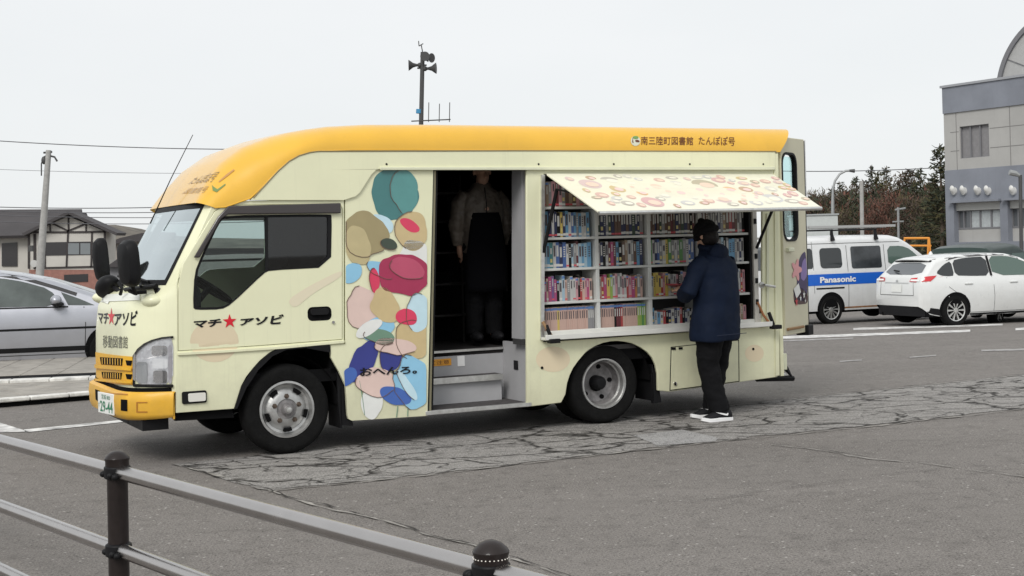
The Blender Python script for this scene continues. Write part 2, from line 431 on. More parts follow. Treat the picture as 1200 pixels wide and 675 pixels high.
# kerbs beyond the truck's nose: recessed foot coloured black as the shadow gap, white painted stone, concrete top, second low bar
KW = mat('kerb_white', (.62, .61, .58), .7, var=.35, vscale=7)
KC = mat('kerb_concrete', (.30, .28, .25), .85, var=.25, vscale=5, bump=.3)
def gh_at(px, py, h):
    d = ray(px, py); t = 15.
    for _ in range(40): t = .5*t+.5*(gz(t)+h-EYE)/d.z
    return Vector((d.x*t, t, 0))
def kerb(p0, p1, parts, name='kerb', lift=0.):
    a, b = gh_at(*p0, lift), gh_at(*p1, lift); a.z = b.z = 0; d = (b-a); Ln = d.length; an = math.atan2(d.y, d.x)
    M = Matrix.Translation((a.x, a.y, gz(a.y))) @ Matrix.Rotation(an, 4, 'Z')
    mb = MB()
    for m, y0, y1, z0, z1 in parts:
        mb.mt(m)
        n = 14
        for k in range(n): mb.box(Ln*k/n+.004, Ln*(k+1)/n-.004, y0, y1, z0, z1, M)
    return struct(mb, name, bevel=.012)
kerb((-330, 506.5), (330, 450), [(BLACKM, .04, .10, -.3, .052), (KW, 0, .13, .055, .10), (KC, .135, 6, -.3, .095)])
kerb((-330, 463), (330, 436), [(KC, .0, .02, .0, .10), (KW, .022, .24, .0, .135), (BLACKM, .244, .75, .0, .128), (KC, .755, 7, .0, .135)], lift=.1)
# ================================================================== MOBILE LIBRARY TRUCK
tr = thing('library_truck', 'cream and orange mobile library truck with open bookshelves and awning', 'truck', (F0.x, F0.y, 0), TH)
SY = -.04; WD = 1.74; T_ = .03
side_hole = lambda pts, Y=SY: SS(pts, Y)
# ---- cab side (door opening cut out)
door_px = [(208.5, 411.5), (300, 405.6), (401.5, 398), (401.5, 246), (399, 238.5), (262, 240.5), (251, 248), (214, 309), (208.5, 332)]
arch_px = [(274.5, 479), (283, 452), (289, 441), (297, 431), (305, 422), (314, 414.5), (322, 410), (330.5, 407), (353, 405), (386.5, 404.3)]
cabs = SS([(206, 484)]+arch_px+[(403.2, 403.2), (403.2, 233), (254, 236), (247.5, 243), (206.5, 333)])
mb = MB().mt(CREAM); mb.xz([cabs, SS(door_px)], SY, SY+T_); 
inn = [(x, y) for x, y in SS([(206, 484)]+arch_px+[(403, 403), (403, 397)])]
cab = mb.build('cab', tr, bevel=.006)
win_px = smooth_loop([(226, 360.5), (229.5, 363), (259, 362.5), (270, 357), (309, 320), (316, 316.8), (387.5, 313), (388.6, 253), (386, 251), (262, 252.5), (255, 259), (236, 300), (228, 320)], 1)
win = SS(win_px)
dl = SS(door_px); cxm = sum(p[0] for p in dl)/len(dl); czm = sum(p[1] for p in dl)/len(dl)
dli = [(cxm+(x-cxm)*.9935, czm+(z-czm)*.995) for x, z in dl]
door = MB().mt(CREAM).xz([dli, win], SY-.004, SY+T_).build('door', tr, bevel=.008)
BLK2 = mat('window_rubber', (.012, .012, .013), .6)
wi = [(sum(p[0] for p in win)/len(win), sum(p[1] for p in win)/len(win))][0]
wring = [(wi[0]+(x-wi[0])*.955, wi[1]+(z-wi[1])*.95) for x, z in win]
MB().mt(BLK2).xz([win, wring], SY-.007, SY+.012).build('window_frame', door)
xm = S(312.5, 285)[0]
def clipx(l, x0, x1): return [(min(max(x, x0), x1), z) for x, z in l]
MB().mt(WG).xz([clipx(wring, -9, xm)], SY+.008, SY+.012).build('window_glass', door)
MB().mt(WGD).xz([clipx(wring, xm, 9)], SY+.006, SY+.010).build('window_glass', door)
MB().mt(BLK2).xz([SS([(311, 254), (314, 254), (314, 318), (311, 318)])], SY-.005, SY+.014).build('window_divider', door)
# visor over the door window
vis = SS([(226, 302), (254, 254.5), (266.5, 241.5), (398, 238), (398, 250), (266, 251.5), (258, 257), (233, 302)])
MB().mt(mat('smoked_visor', (.035, .028, .028), .25, coat=.5)).xz([vis], SY-.035, SY-.012).build('window_visor', door, bevel=.008)
hd = SS([(360, 360), (388, 360), (388, 375), (360, 375)]); hx0, hx1 = hd[0][0], hd[1][0]; hz0, hz1 = hd[2][1], hd[0][1]
mb = MB().mt(BLACKM).xz([rrect(hx0, hx1, hz0, hz1, .04)], SY-.0065, SY)
mb.mt(BLACK).xz([rrect(hx0+.02, hx1-.03, hz1-.065, hz1-.015, .02)], SY-.03, SY-.0065)
mb.build('door_handle', door, bevel=.004)
mb = MB().mt(CHROME).lathe([(.0, -.012), (.012, -.012), (.014, 0)], (S(390, 377.5)[0], SY-.004, S(390, 377.5)[1]), 'y', 12); mb.build('key_lock', door)
# crease and arch trim
fl = SS([(386, 404.3), (353, 405), (330.5, 407), (314, 414.5), (297, 431), (283, 452), (274.5, 479)])
fl2 = [(x+.035, z-.02) for x, z in fl]; fl2[0] = (fl[0][0], fl[0][1]-.06); fl2[-1] = (fl[-1][0]+.02, fl[-1][1])
mb = MB().mt(BLACK).xz([fl+fl2[::-1]], SY-.012, SY+.35); mb.build('wheel_arch_trim', cab)
lip = SS([(208, 413), (262, 410), (330, 405.5), (403, 398.6)])
MB().mt(CREAM).xz([[(x, z) for x, z in lip]+[(x, z-.022) for x, z in lip[::-1]]], SY-.016, SY).build('body_crease', cab, bevel=.006)
# side turn signal
q = S(227.5, 465); mb = MB().mt(BLACK).xz([rrect(q[0]-.095, q[0]+.095, q[1]-.05, q[1]+.045, .015)], SY-.012, SY+.01)
mb.mt(mat('clear_plastic', (.75, .74, .68), .15, coat=1)).xz([rrect(q[0]-.05, q[0]+.085, q[1]-.035, q[1]+.03, .012)], SY-.024, SY-.012); mb.build('side_light', cab, bevel=.004)
# ---- cab front shell: plan curve that changes with height
FT = [(.30, -1.20, -.878, 7.), (.60, -1.205, -.868, 7.), (1.0, -1.195, -.850, 7.), (1.20, -1.175, -.842, 6.5), (1.29, -1.13, -.838, 6.), (1.36, -1.03, -.832, 5.5), (1.40, -.995, -.822, 5.), (2.02, -.645, -.535, 4.), (2.1, -.60, -.49, 4.)]
HW = WD/2+.04; YC = WD/2
def fx(Y, Z):
    xf, xs_, p = lerp_tab(FT, Z); return xf+(xs_-xf)*min(1, abs(Y-YC)/HW)**p
def fgrid(y0, y1, z0, z1, m, nu=40, nv=14, off=0., name='shell', parent=None, zs=None):
    ys_ = []
    for i in range(nu+1):
        t = -1+2*i/nu; t = math.copysign(1-(1-abs(t))**1.6, t); ys_.append(t)
    a, b = (y0-YC)/HW, (y1-YC)/HW
    mb = MB().mt(m); zz = zs or [z0+(z1-z0)*j/nv for j in range(nv+1)]
    vs = []
    for t in ys_:
        y = a+(b-a)*(t+1)/2
        for z in zz: Y = YC+HW*y; vs.append((fx(Y, z)-off, Y, z))
    k = len(zz)
    mb.add(vs, [(i*k+j, (i+1)*k+j, (i+1)*k+j+1, i*k+j+1) for i in range(nu) for j in range(k-1)])
    return mb
fm = fgrid(-.04, WD+.04, .58, 1.385, CREAM, zs=[.565, .7, .85, 1.0, 1.1, 1.17, 1.2, 1.235, 1.265, 1.29, 1.325, 1.36, 1.385])
front = fm.build('front_panel', tr)
# pillars and header round the windscreen
def wsg(y0, y1, m, z0=1.385, z1=2.02, off=0.): return fgrid(y0, y1, z0, z1, m, nu=30, nv=10, off=off)
PY = .055
p1 = wsg(-.04, PY, CREAM); p1.build('windscreen_pillar', tr)
p2 = wsg(WD-PY, WD+.04, CREAM); p2.build('windscreen_pillar', tr)
wsg(PY, WD-PY, WS, 1.42, 1.985).build('windscreen', tr)
mb = MB(); 
for a in (wsg(PY-.005, PY+.03, BLK2, off=.004), wsg(WD-PY-.03, WD-PY+.005, BLK2, off=.004), wsg(PY, WD-PY, BLK2, 1.385, 1.425, .004), wsg(PY, WD-PY, BLK2, 1.975, 2.02, .003)):
    mb.mt(BLK2).add(a.v, a.f)
mb.build('windscreen_seal', tr)
# ray casting onto the real surfaces, for marks traced from the survey
def bvh_of(mb_): return BVHTree.FromPolygons(mb_.v, [f for f in mb_.f], epsilon=0)
BF = bvh_of(fm)
def hit(px, py, bv=BF, off=.003):
    d = dirL(px, py).normalized(); loc, nrm, i, t = bv.ray_cast(CAML, d)
    if loc is None:
        loc, nrm, i, t = bv.find_nearest(CAML+d*12)
    if nrm.dot(d) > 0: nrm = -nrm
    return loc+nrm*off
# front lettering
def quadmap(P, Q, bv=BF, off=.004):        # P: lower-left, lower-right, upper-right, upper-left survey marks
    def fn(u, v):
        a = (P[0][0]*(1-u)+P[1][0]*u, P[0][1]*(1-u)+P[1][1]*u); b = (P[3][0]*(1-u)+P[2][0]*u, P[3][1]*(1-u)+P[2][1]*u)
        return hit(a[0]*(1-v)+b[0]*v, a[1]*(1-v)+b[1]*v, bv, off)
    return fn
text_on('マチ', quadmap([(115.5, 379), (127.5, 380.5), (127.5, 366.5), (115.5, 365.5)], 0), INK, 'lettering', front, .03)
text_on('アソビ', quadmap([(134, 381.5), (160, 382.5), (162, 363.5), (135, 366.5)], 0), INK, 'lettering', front, .03)
sp = [(130.8+4.2*x, 371.5-11*y) for x, y in star(0, 0, 1)]
patch([sp], 1.5, lambda a, b: hit(a, b), RED, 'star_mark', front)
text_on('移動図書館', quadmap([(121, 407.5), (150, 408.5), (150, 394), (121, 392.5)], 0), mat('grey_print', (.10, .10, .075), .5), 'lettering', front, .0)
# white card behind the windscreen base and cowl
cw = MB().mt(WHITEP)
patch([[(118, 346), (164, 343.5), (164.5, 352), (117, 354)]], 4, lambda a, b: hit(a, b, BF, .006), mat('cowl_trim', (.78, .79, .72), .35), 'front_plate', front)
# grab brackets on the corners
for pts in ([(166, 344), (186, 342), (187, 361), (176, 364), (165, 361)],):
    pp = [hit(a, b, BF, 0) for a, b in pts]
    mb = MB().mt(CREAM); c = sum((p for p in pp), Vector())/len(pp)
    mb.ell(c+Vector((.035, .02, .012)), (.10, .10, .06), 12); mb.build('corner_bulge', front)
mb = MB().mt(CREAM).ell((-1.03, WD-.06, 1.26), (.13, .15, .06), 12); mb.build('corner_bulge', front)
# grille
gp = [(113.5, 412.5), (125, 414.5), (140, 416.5), (157.5, 418), (157.5, 451), (140, 450.5), (125, 447.5), (114.5, 442)]
patch([gp], 3, lambda a, b: hit(a, b, BF, .012), ORANGE_B, 'grille', front)
gr = [o for o in COL.objects if o.name.startswith('grille')][0]
for (x0, x1, ya, yb) in ((119, 146, 419, 427.5), (121, 145, 436.0, 443.5), (149, 156.5, 421, 427), (149, 156.5, 437, 443)):
    sk = lambda x: (x-130)*.055
    patch([[(x0, ya+sk(x0)), (x1, ya+sk(x1)), (x1-1, yb+sk(x1)), (x0+1.5, yb+sk(x0))]], 4, lambda a, b: hit(a, b, BF, .015), BLACKM, 'grille_slot', gr)
    if x1-x0 > 10:
        for k in range(8):
            xx = x0+3+(x1-x0-4)*k/7.5
            patch([[(xx, ya+.6+sk(xx)), (xx+.9, ya+.6+sk(xx)), (xx+1, yb-.5+sk(xx)), (xx+.1, yb-.5+sk(xx))]], 4, lambda a, b: hit(a, b, BF, .019), ORANGE_B, 'grille_bar', gr)
for (ya, yb) in ((428.2, 432.5), (444.6, 447.5)):
    pts = [(115, ya-1.5), (135, ya+.3), (157, ya+1.6), (157, yb+1.6), (135, yb+.3), (115, yb-1.5)]
    patch([pts], 4, lambda a, b: hit(a, b, BF, .03), ORANGE_B, 'grille_bar', gr)
# headlights: housing, reflectors, lens
hl = smooth_loop([(158, 451), (158, 417), (163, 409.5), (170, 403.5), (179, 399.2), (190, 396.2), (203.3, 394.8), (203.0, 451.2)], 1)
hlo = patch([hl], 3, lambda a, b: hit(a, b, BF, .004), mat('headlight_bowl', (.80, .80, .82), .3, .6, var=.3, vscale=18), 'headlight', tr)
for (x0, x1, ya, yb, m) in ((161, 173, 424, 449, GREYM), (178, 196, 405, 417, CHROME), (179, 197, 420, 432, WHITEP), (180, 196, 434, 449, CHROME), (197.5, 201.5, 404, 450, mat('indicator', (.50, .48, .50), .3, .4))):
    patch([rrect(x0, x1, ya, yb, 3)], 3, lambda a, b: hit(a, b, BF, .009), m, 'reflector', hlo)
cf = patch([hl], 3, lambda a, b: hit(a, b, BF, .022), LENS, 'lens', hlo)
hf = [(158, 451), (158, 417), (163, 409.5), (170, 403.5), (179, 399.2), (190, 396.2), (203.3, 394.8)]
mb = MB().mt(BLK2).tube([hit(a, b, BF, .012) for a, b in hf], .009, 6); mb.mt(BLK2).tube([hit(a, b, BF, .012) for a, b in [(158, 451.5), (180, 452), (203, 452)]], .012, 6)
mb.build('headlight_seal', hlo)
# far headlight (mirrored across the cab)
fh_ = MB().mt(GREYM); hp = [hit(a, b, BF, .004) for a, b in hl]
o = MB().mt(GREYM).add([(p.x, WD-p.y, p.z) for p in hp], [tuple(range(len(hp)))]).build('headlight', tr)
# bumper
bz = [.345, .36, .40, .50, .555, .572]
bo = [.0, .045, .06, .065, .055, .02]
vs = []; NU = 44
for i in range(NU+1):
    t = -1+2*i/NU; t = math.copysign(1-(1-abs(t))**1.7, t); Y = YC+(HW+.004)*t
    for z, o_ in zip(bz, bo):
        yy = Y+math.copysign(o_*.2*abs(t)**6, t); vs.append((fx(Y, z)-o_*(1-.6*abs(t)**8), yy, z+(.03*abs(t)**6 if z < .38 else 0)))
k = len(bz); bm_ = MB().mt(ORANGE_B).add(vs, [(i*k+j, (i+1)*k+j, (i+1)*k+j+1, i*k+j+1) for i in range(NU) for j in range(k-1)])
# bumper returns along the sides
for sg, yy in ((1, SY-.006), (-1, WD+.046)):
    bm_.box(-.895, -.885, min(yy, yy+.05*sg), max(yy, yy+.05*sg), .36, .57)
bum = bm_.build('bumper', tr, sharp=50); BB = bvh_of(bm_)
for pts in ([(112, 456), (117.5, 458), (117.5, 472), (112.5, 468)], [(142, 468), (149.5, 468.5), (149.5, 482), (142, 481)]):
    patch([pts], 3, lambda a, b: hit(a, b, BB, .004), BLACKM, 'bumper_slot', bum)
for pts in ([(160, 471), (173, 471), (173, 472.2), (160, 472.2)], [(160, 471), (161.5, 471), (161.5, 483), (160, 483)], [(160, 482), (173, 482), (173, 483.5), (160, 483.5)], [(119.5, 459.8), (150, 462), (150, 463), (119.5, 460.8)]):
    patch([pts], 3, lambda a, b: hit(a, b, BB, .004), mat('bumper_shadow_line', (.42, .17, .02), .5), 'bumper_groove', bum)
fgrid(-.03, WD+.03, .560, .602, BLACKM, nv=2, off=.006).build('bumper_gap', tr)
mb = MB().mt(BLACK).box(-1.1, -.9, .1, WD-.1, .27, .36); mb.build('front_valance', tr)
mb = MB().mt(BLACKM).lathe([(.03, 0), (.03, .06)], (-1.1, .62, .30), 'x', 10); mb.build('tow_hook', tr)
# licence plate
PLW = mat('plate_white', (.80, .81, .78), .4); PLG = mat('plate_green', (.03, .20, .10), .4)
pc = hit(127.3, 473.0, BB, .0); pm = Matrix.Translation(pc+Vector((-.022, -.02, .005))) @ Matrix.Rotation(radians(10), 4, 'Z')
pl = MB().mt(PLW).box(-.006, .006, -.165, .165, -.083, .083, pm).build('license_plate', tr, bevel=.004)
def onplate(y0, y1, z0, z1): return lambda u, v: pm @ Vector((-.0075, y0+(y1-y0)*u, z0+(z1-z0)*v))
text_on('29-44', onplate(.115, -.15, -.070, .018), PLG, 'plate_number', pl, .02)
text_on('宮城 800', onplate(.08, -.10, .030, .070), PLG, 'plate_region', pl, .0)
text_on('す', onplate(.155, .125, -.04, .0), PLG, 'plate_letter', pl, .0)
# mirrors
def mirror(cx_, cy_, cz_, w2, h2, arm, armto):
    M = Matrix.Rotation(radians(14), 4, 'Z') @ Matrix.Rotation(radians(-4), 4, 'Y')
    mb = MB().mt(BLACK); pr = []
    ring = []
    for k in range(24):
        a = 2*pi*k/24; c_, s_ = cos(a), sin(a)
        ring.append((math.copysign(abs(c_)**.6, c_)*w2, math.copysign(abs(s_)**.55, s_)*h2))
    vs = []
    for (f, d) in ((.0, -.06), (.5, -.058), (.85, -.04), (1., -.0), (1., .03), (.95, .045), (0, .045)):
        for a, b in ring: vs.append(M @ Vector((d, a*f, b*f))+Vector((cx_, cy_, cz_)))
    n = 24
    mb.add(vs, [(i*n+j, (i+1)*n+j, (i+1)*n+(j+1) % n, i*n+(j+1) % n) for i in range(6) for j in range(n)])
    o = mb.build('mirror', tr)
    MB().mt(BLACK).tube(arm, .016, 8).build('mirror_arm', o)
    return o
def Lat(px, py, Y): a = S(px, py, Y); return Vector((a[0], Y, a[1]))
m1 = Lat(150, 303.5, .05); m2 = Lat(118.0, 305, WD+.02)
mirror(m1.x, m1.y, m1.z-.035, .115, .180, [m1+Vector((.03, .02, -.2)), m1+Vector((.06, .05, -.27)), Lat(152, 341, .12), Lat(160, 343, .14), Lat(172, 342, .12)], 0)
mirror(m2.x, m2.y, m2.z, .075, .195, [m2+Vector((.03, 0, -.2)), m2+Vector((.08, -.02, -.3)), Vector((-1.1, WD-.1, 1.33))], 0)
um = Lat(126, 336, 1.25)
mb = MB().mt(BLACK).ell(um, (.10, .17, .085), 12, Matrix.Rotation(radians(-22), 3, 'X')); mb.tube([um+Vector((.02, -.1, .0)), Lat(140, 341, 1.0), Lat(150, 346, .9)], .02, 8); o = mb.build('under_mirror', tr)
mb = MB().mt(BLACK)
mb.tube([Lat(139, 331, .5), Lat(143, 338, .45), Lat(141, 345, .5)], .014, 8)
mb.build('mirror_bracket', tr)
# wipers
for a, b in ((.25, .95), (.95, 1.55)):
    mb = MB().mt(BLACK); pts = [Vector((fx(a+(b-a)*t, 1.42+.03*t)-.03, a+(b-a)*t, 1.41+.035*sin(t*2))) for t in [i/8 for i in range(9)]]
    mb.tube(pts, .011, 6); mb.tube([Vector((-1.05, a, 1.375)), pts[4]], .012, 6); mb.build('wiper', tr)
mb = MB().mt(BLACK).tube([hit(148, 340.5, BF, .01), hit(165, 340, BF, .02), hit(186, 338, BF, .03)], .018, 8); mb.build('cowl_vent', tr)
# aerial
MB().mt(BLACK).tube([Lat(176, 262, 1.0), Lat(200, 210, 1.0), Lat(226, 158, 1.0)], [.006, .004, .003], 6).build('aerial', tr)
# ---- cab interior
mb = MB().mt(BLACKM)
mb.box(-.95, .45, .05, WD-.05, .62, .66); mb.box(.40, .46, .02, WD-.02, .62, 2.0)
mb.box(-.98, -.80, .08, WD-.08, 1.0, 1.36)
mb.build('cab_floor', tr)
MB().mt(mat('dash_plastic', (.025, .027, .03), .6, var=.2)).box(-.98, -.62, .06, WD-.06, 1.15, 1.375).build('dashboard', tr, bevel=.05)
for y0 in (.12, 1.05):
    mb = MB().mt(SEAT).box(-.25, .30, y0, y0+.5, .95, 1.08); mb.box(.22, .36, y0, y0+.5, 1.05, 1.62, Matrix.Translation((0, 0, 0)) @ Matrix.Rotation(radians(5), 4, 'Y'))
    mb.box(.32, .40, y0+.12, y0+.38, 1.66, 1.84); mb.build('seat', tr, bevel=.04)
rm = Matrix.Translation((-.48, .38, 1.34)) @ Matrix.Rotation(radians(35), 4, 'Y')
mb = MB().mt(BLACK).tube([rm @ Vector((.20*cos(a*pi/12), .20*sin(a*pi/12), 0)) for a in range(25)], .015, 8); mb.tube([rm @ Vector((0, 0, 0)), (-.7, .38, 1.1)], .025, 8); mb.tube([rm @ Vector((.19, 0, 0)), rm @ Vector((-.19, 0, 0))], .014, 6)
mb.build('steering_wheel', tr)
# far side of the cab with its window hole
fw = [(x, z) for x, z in win]
MB().mt(CREAM).xz([[(-.885, .6), (.48, .6), (.48, 2.0), (-.5, 2.0), (-.885, 1.37)], [(max(-.72, x), z) for x, z in fw]], WD+.01, WD+.04).build('cab_far_side', tr)
MB().mt(WG).xz([fw], WD+.015, WD+.02).build('far_window_glass', tr)
MB().mt(CREAM).xz([[(-.56, 1.975), (.50, 1.985), (.50, 2.02), (-.60, 2.02)]], .0, WD).build('cab_roof', tr)
# ---- cargo side
arch2 = [(771, 457.6), (770.6, 438), (768.5, 428), (764.4, 419), (758, 412), (750, 406.5), (741.5, 402.5), (732, 400.4), (724, 399.6), (716, 400), (707, 401.8), (698.6, 405), (691, 409.5), (684.4, 415), (678, 422.5), (672, 431), (668, 439.5), (665, 448.7), (663, 462), (657.8, 472)]
doorway = [(616.6, 476), (616.6, 196), (507.6, 196), (501.5, 486)]
left_b = [(498, 487.5), (412.5, 493), (408.5, 491), (407.2, 486), (405, 452), (397, 435), (388, 419), (387.2, 404.3), (404.6, 403.2)]
outer = [(911.5, 441.8), (846, 450.5), (784, 459.2)]+arch2+[(617.5, 477.0)]
top_px = [(404.6, 222), (420, 215), (440, 190), (600, 188), (911.5, 190)]
opening = [(637.5, 204), (893.5, 206), (893.5, 383.5), (637, 401)]
# left panel, right panel, header: the doorway separates them
lp = SS([(501, 487.2)]+left_b+[(404.6, 222), (420, 210), (440, 186), (508, 186)])
side_l = MB().mt(CREAM).xz([lp], SY, SY+T_).build('side_panel', tr, bevel=.006)
rp_ = SS(outer+[(616.8, 186), (907, 186), (911.5, 300)])
hatch = SS([(786, 406.5), (866, 398), (866.5, 447.2), (784.5, 458)])
hz = [(hatch[0][0], .60), (hatch[1][0], .60), (hatch[1][0], .285), (hatch[0][0], .285)]
hz = hatch
side_r = MB().mt(CREAM).xz([rp_, SS(opening)], SY, SY+T_).build('side_panel', tr, bevel=.006)
hc = (sum(p[0] for p in hz)/4, sum(p[1] for p in hz)/4)
def shrink(l, k, kz=None): c = (sum(p[0] for p in l)/len(l), sum(p[1] for p in l)/len(l)); kz = kz or k; return [(c[0]+(x-c[0])*k, c[1]+(z-c[1])*kz) for x, z in l]
MB().mt(BLK2).xz([hz, shrink(hz, .975, .965)], SY-.0015, SY).build('hatch_gap', side_r)
ht = MB().mt(CREAM).xz([shrink(hz, .972, .96)], SY-.004, SY).build('hatch', tr, bevel=.003)
a = S(790.5, 449.5); MB().mt(CHROME).lathe([(0, -.014), (.017, -.012), (.02, 0)], (a[0], SY-.004, a[1]), 'y', 14).build('hatch_lock', ht)
for p in ((789, 408.5), (797, 408)):
    a = S(*p); MB().mt(BLACK).box(a[0]-.02, a[0]+.02, SY-.012, SY-.004, a[1]-.01, a[1]+.01).build('hatch_hinge', ht)
for i, p in enumerate(((882.5, 409), (635, 431))):
    a = S(*p); MB().mt(BLACKM).lathe([(0, -.008), (.012, -.007), (.013, 0)], (a[0], SY, a[1]), 'y', 12).build('marker_lamp', side_r)
# raised band under the roof line, with the drip moulding
band = [(293, 234.5), (299, 228), (325, 200), (338, 189), (350, 182.5), (362, 179), (375, 177.5), (600, 176.8), (907, 177.6), (907, 197.3), (480, 197.8), (446, 198.3), (440, 199), (434, 205), (421, 225.5), (416, 230), (402, 234.6)]
bd = MB().mt(CREAM).xz([SS(band)], SY-.018, SY+T_).build('upper_band', tr, bevel=.006)
dm = [(372, 177.4), (600, 176.6), (908, 177.6)]
MB().mt(mat('seam_sealer', (.30, .23, .10), .6)).tube([Vector((S(a, b)[0], SY-.02, S(a, b)[1])) for a, b in [(296, 232), (325, 200.5), (338, 189), (350, 182.3), (362, 178.8)]+dm], .0055, 6).build('roof_seam', bd)
a0, a1 = S(446, 188), S(906, 187.5)
MB().mt(CREAM_SH).xz([SS([(444, 196), (906, 195.5), (906, 199.3), (444, 199.6)])], SY-.032, SY-.018).build('drip_moulding', bd, bevel=.004)
for x in (452, 630, 718, 807, 893):
    a = S(x, 192.5); MB().mt(BLACK).lathe([(0, -.004), (.009, -.003), (.009, 0)], (a[0], SY-.018, a[1]), 'y', 10).build('rivet', bd)
# rear corner post
MB().mt(CREAM_SH).xz([SS([(897.5, 250), (900.5, 250), (900.5, 380), (897.5, 380)])], SY-.014, SY).build('corner_post', tr, bevel=.004)
MB().mt(CREAM).xz([SS([(906.5, 180), (911, 180), (913, 440), (908, 441)])], SY-.012, SY+.06).build('corner_post', tr, bevel=.006)
# ---- box: roof, floor, ends, far wall
X0, X1 = .50, 4.90
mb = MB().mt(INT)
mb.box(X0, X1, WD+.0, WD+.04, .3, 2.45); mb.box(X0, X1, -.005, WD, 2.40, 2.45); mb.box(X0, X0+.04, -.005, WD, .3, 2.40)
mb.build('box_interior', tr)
mb = MB().mt(CREAM).box(X0-.02, X1+.05, WD+.045, WD+.07, .28, 2.46); mb.box(X0-.06, X0-.02, 0, WD, 1.9, 2.42); mb.build('box_far_side', tr)
mb = MB().mt(CREAM).box(X1+.0, X1+.04, .75, WD, .3, 2.45); mb.box(X1, X1+.04, -.01, .10, .3, 2.45); mb.build('rear_wall', tr)
FZ = .70; YF = .50; DX0 = 1.23; DX1 = 2.215
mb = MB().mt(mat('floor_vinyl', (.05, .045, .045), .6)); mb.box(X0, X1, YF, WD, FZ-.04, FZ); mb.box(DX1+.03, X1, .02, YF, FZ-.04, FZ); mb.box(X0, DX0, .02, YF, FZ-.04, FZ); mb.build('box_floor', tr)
# doorway: stepwell
mb = MB().mt(INTG)
mb.box(DX0, DX1, YF, YF+.02, .25, FZ-.045); mb.box(DX1-.012, DX1+.02, .0, YF, .24, FZ+.06); mb.box(DX0-.02, DX0, 0, YF, .24, FZ)
mb.build('stepwell', tr, bevel=.003)
mb = MB().mt(ALU).box(DX0, DX1-.015, YF-.02, YF+.03, FZ-.012, FZ+.008); mb.build('floor_edge', tr)
st = MB().mt(TREAD).box(DX0, DX1-.1, .345, YF, .465, .482).build('step', tr)
mb = MB().mt(ALU).box(DX0, DX1-.1, .325, .345, .43, .484); mb.build('step_edge', st, bevel=.003)
mb = MB().mt(INTG).box(DX0, DX1-.1, .37, .385, .25, .464); mb.build('step_riser', st)
st = MB().mt(TREAD).box(DX0-.02, DX1-.03, .0, YF, .238, .252).build('step', tr)
mb = MB().mt(ALU).box(DX0-.03, DX1-.02, -.045, -.0, .222, .256); mb.build('step_edge', st, bevel=.003)
ms = MB().mt(mat('sign_orange', (.80, .36, .03), .5)).box(DX0+.1, DX0+.46, YF-.006, YF-.001, .575, .635).build('step_sign', tr)
text_on('足元に注意', lambda u, v: (DX0+.12+.32*u, YF-.0075, .587+.037*v), BROWNINK, 'sign_text', ms, .0)
MB().mt(WHITEP).box(DX0+.52, DX0+.59, YF-.006, YF-.001, .56, .65).build('notice_sticker', tr)
MB().mt(BLACK).box(DX1-.075+.06, DX1-.02, .20, .28, .52, .60).build('door_switch', tr, bevel=.006)
MB().mt(ALU).tube([(DX0+.06, .28, .69), (DX0+.02, .3, .98)], .014, 8).build('grab_rail', tr)
# door posts, partition, half-closed folding door edge
mb = MB().mt(BLACK)
def yz_post(px0, px1, y0, y1, m, nm, z0=.24, z1=2.26):
    a = [S(px0+5.5, 196, SY)[0], S(px0, 486, SY)[0]]; wd_ = S(px1, 300)[0]-S(px0, 300)[0]
    return MB().mt(m).prism([[(a[1], z0), (a[0], z1), (a[0]+wd_, z1), (a[1]+wd_, z0)]], lambda p, q_, d: (p, d, q_), y0, y1).build(nm, tr, bevel=.003)
yz_post(499.5, 503.5, -.030, .05, BLACK, 'door_post'); yz_post(504.2, 507.8, .0, .06, mat('post_gold', (.34, .31, .20), .4, .3), 'door_post'); yz_post(508.5, 510.5, .01, .09, BLACK, 'door_post')
MB().mt(INTG).prism([[(2.165, FZ+.1), (2.21, 2.3), (2.25, 2.3), (2.21, FZ+.1)]], lambda p, q_, d: (p, d, q_), .05, .24).build('partition', tr)
MB().mt(mat('dark_trim', (.05, .05, .05), .6)).box(2.155, DX1-.014, .02, .20, FZ+.05, FZ+.10).build('kick_plate', tr)
# dark shelving seen across the aisle
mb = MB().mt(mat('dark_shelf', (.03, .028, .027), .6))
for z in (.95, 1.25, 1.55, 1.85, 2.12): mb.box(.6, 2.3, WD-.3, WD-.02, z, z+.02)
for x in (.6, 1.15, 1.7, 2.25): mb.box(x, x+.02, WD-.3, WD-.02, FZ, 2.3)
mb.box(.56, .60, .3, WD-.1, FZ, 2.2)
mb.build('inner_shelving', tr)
# ---- bookshelf in the side opening
SX = [2.352, 2.904, 2.938, 3.450, 3.487, 4.010, 4.047, 4.575]
ZB = [1.945, 1.676, 1.405, 1.112, .845]       # shelf tops (books stand on them)
YB = .26
mb = MB().mt(mat('shelf_back', (.05, .05, .05), .8)).box(2.3, 4.7, YB, YB+.015, .78, 2.30); mb.build('shelf_back', tr)
shf = []
for i, z in enumerate(ZB[:-1]):
    o = MB().mt(SHELF).box(SX[0], SX[7], .0, YB, z-.022, z).build('shelf', tr, bevel=.003)
MB().mt(SHELF).box(SX[0], SX[7], .0, YB, ZB[-1]-.02, ZB[-1]).build('shelf', tr)
for x0, x1 in ((SX[1], SX[2]), (SX[3], SX[4]), (SX[5], SX[6])): MB().mt(SHELF).box(x0, x1, .004, YB, .8, 2.25).build('shelf_upright', tr, bevel=.003)
MB().mt(BLACK).box(SX[0]-.03, SX[0], -.012, YB, .79, 2.26).build('shelf_upright', tr)
mb = MB().mt(BLACK).box(SX[7], SX[7]+.022, -.012, YB, .79, 2.26).build('shelf_upright', tr)
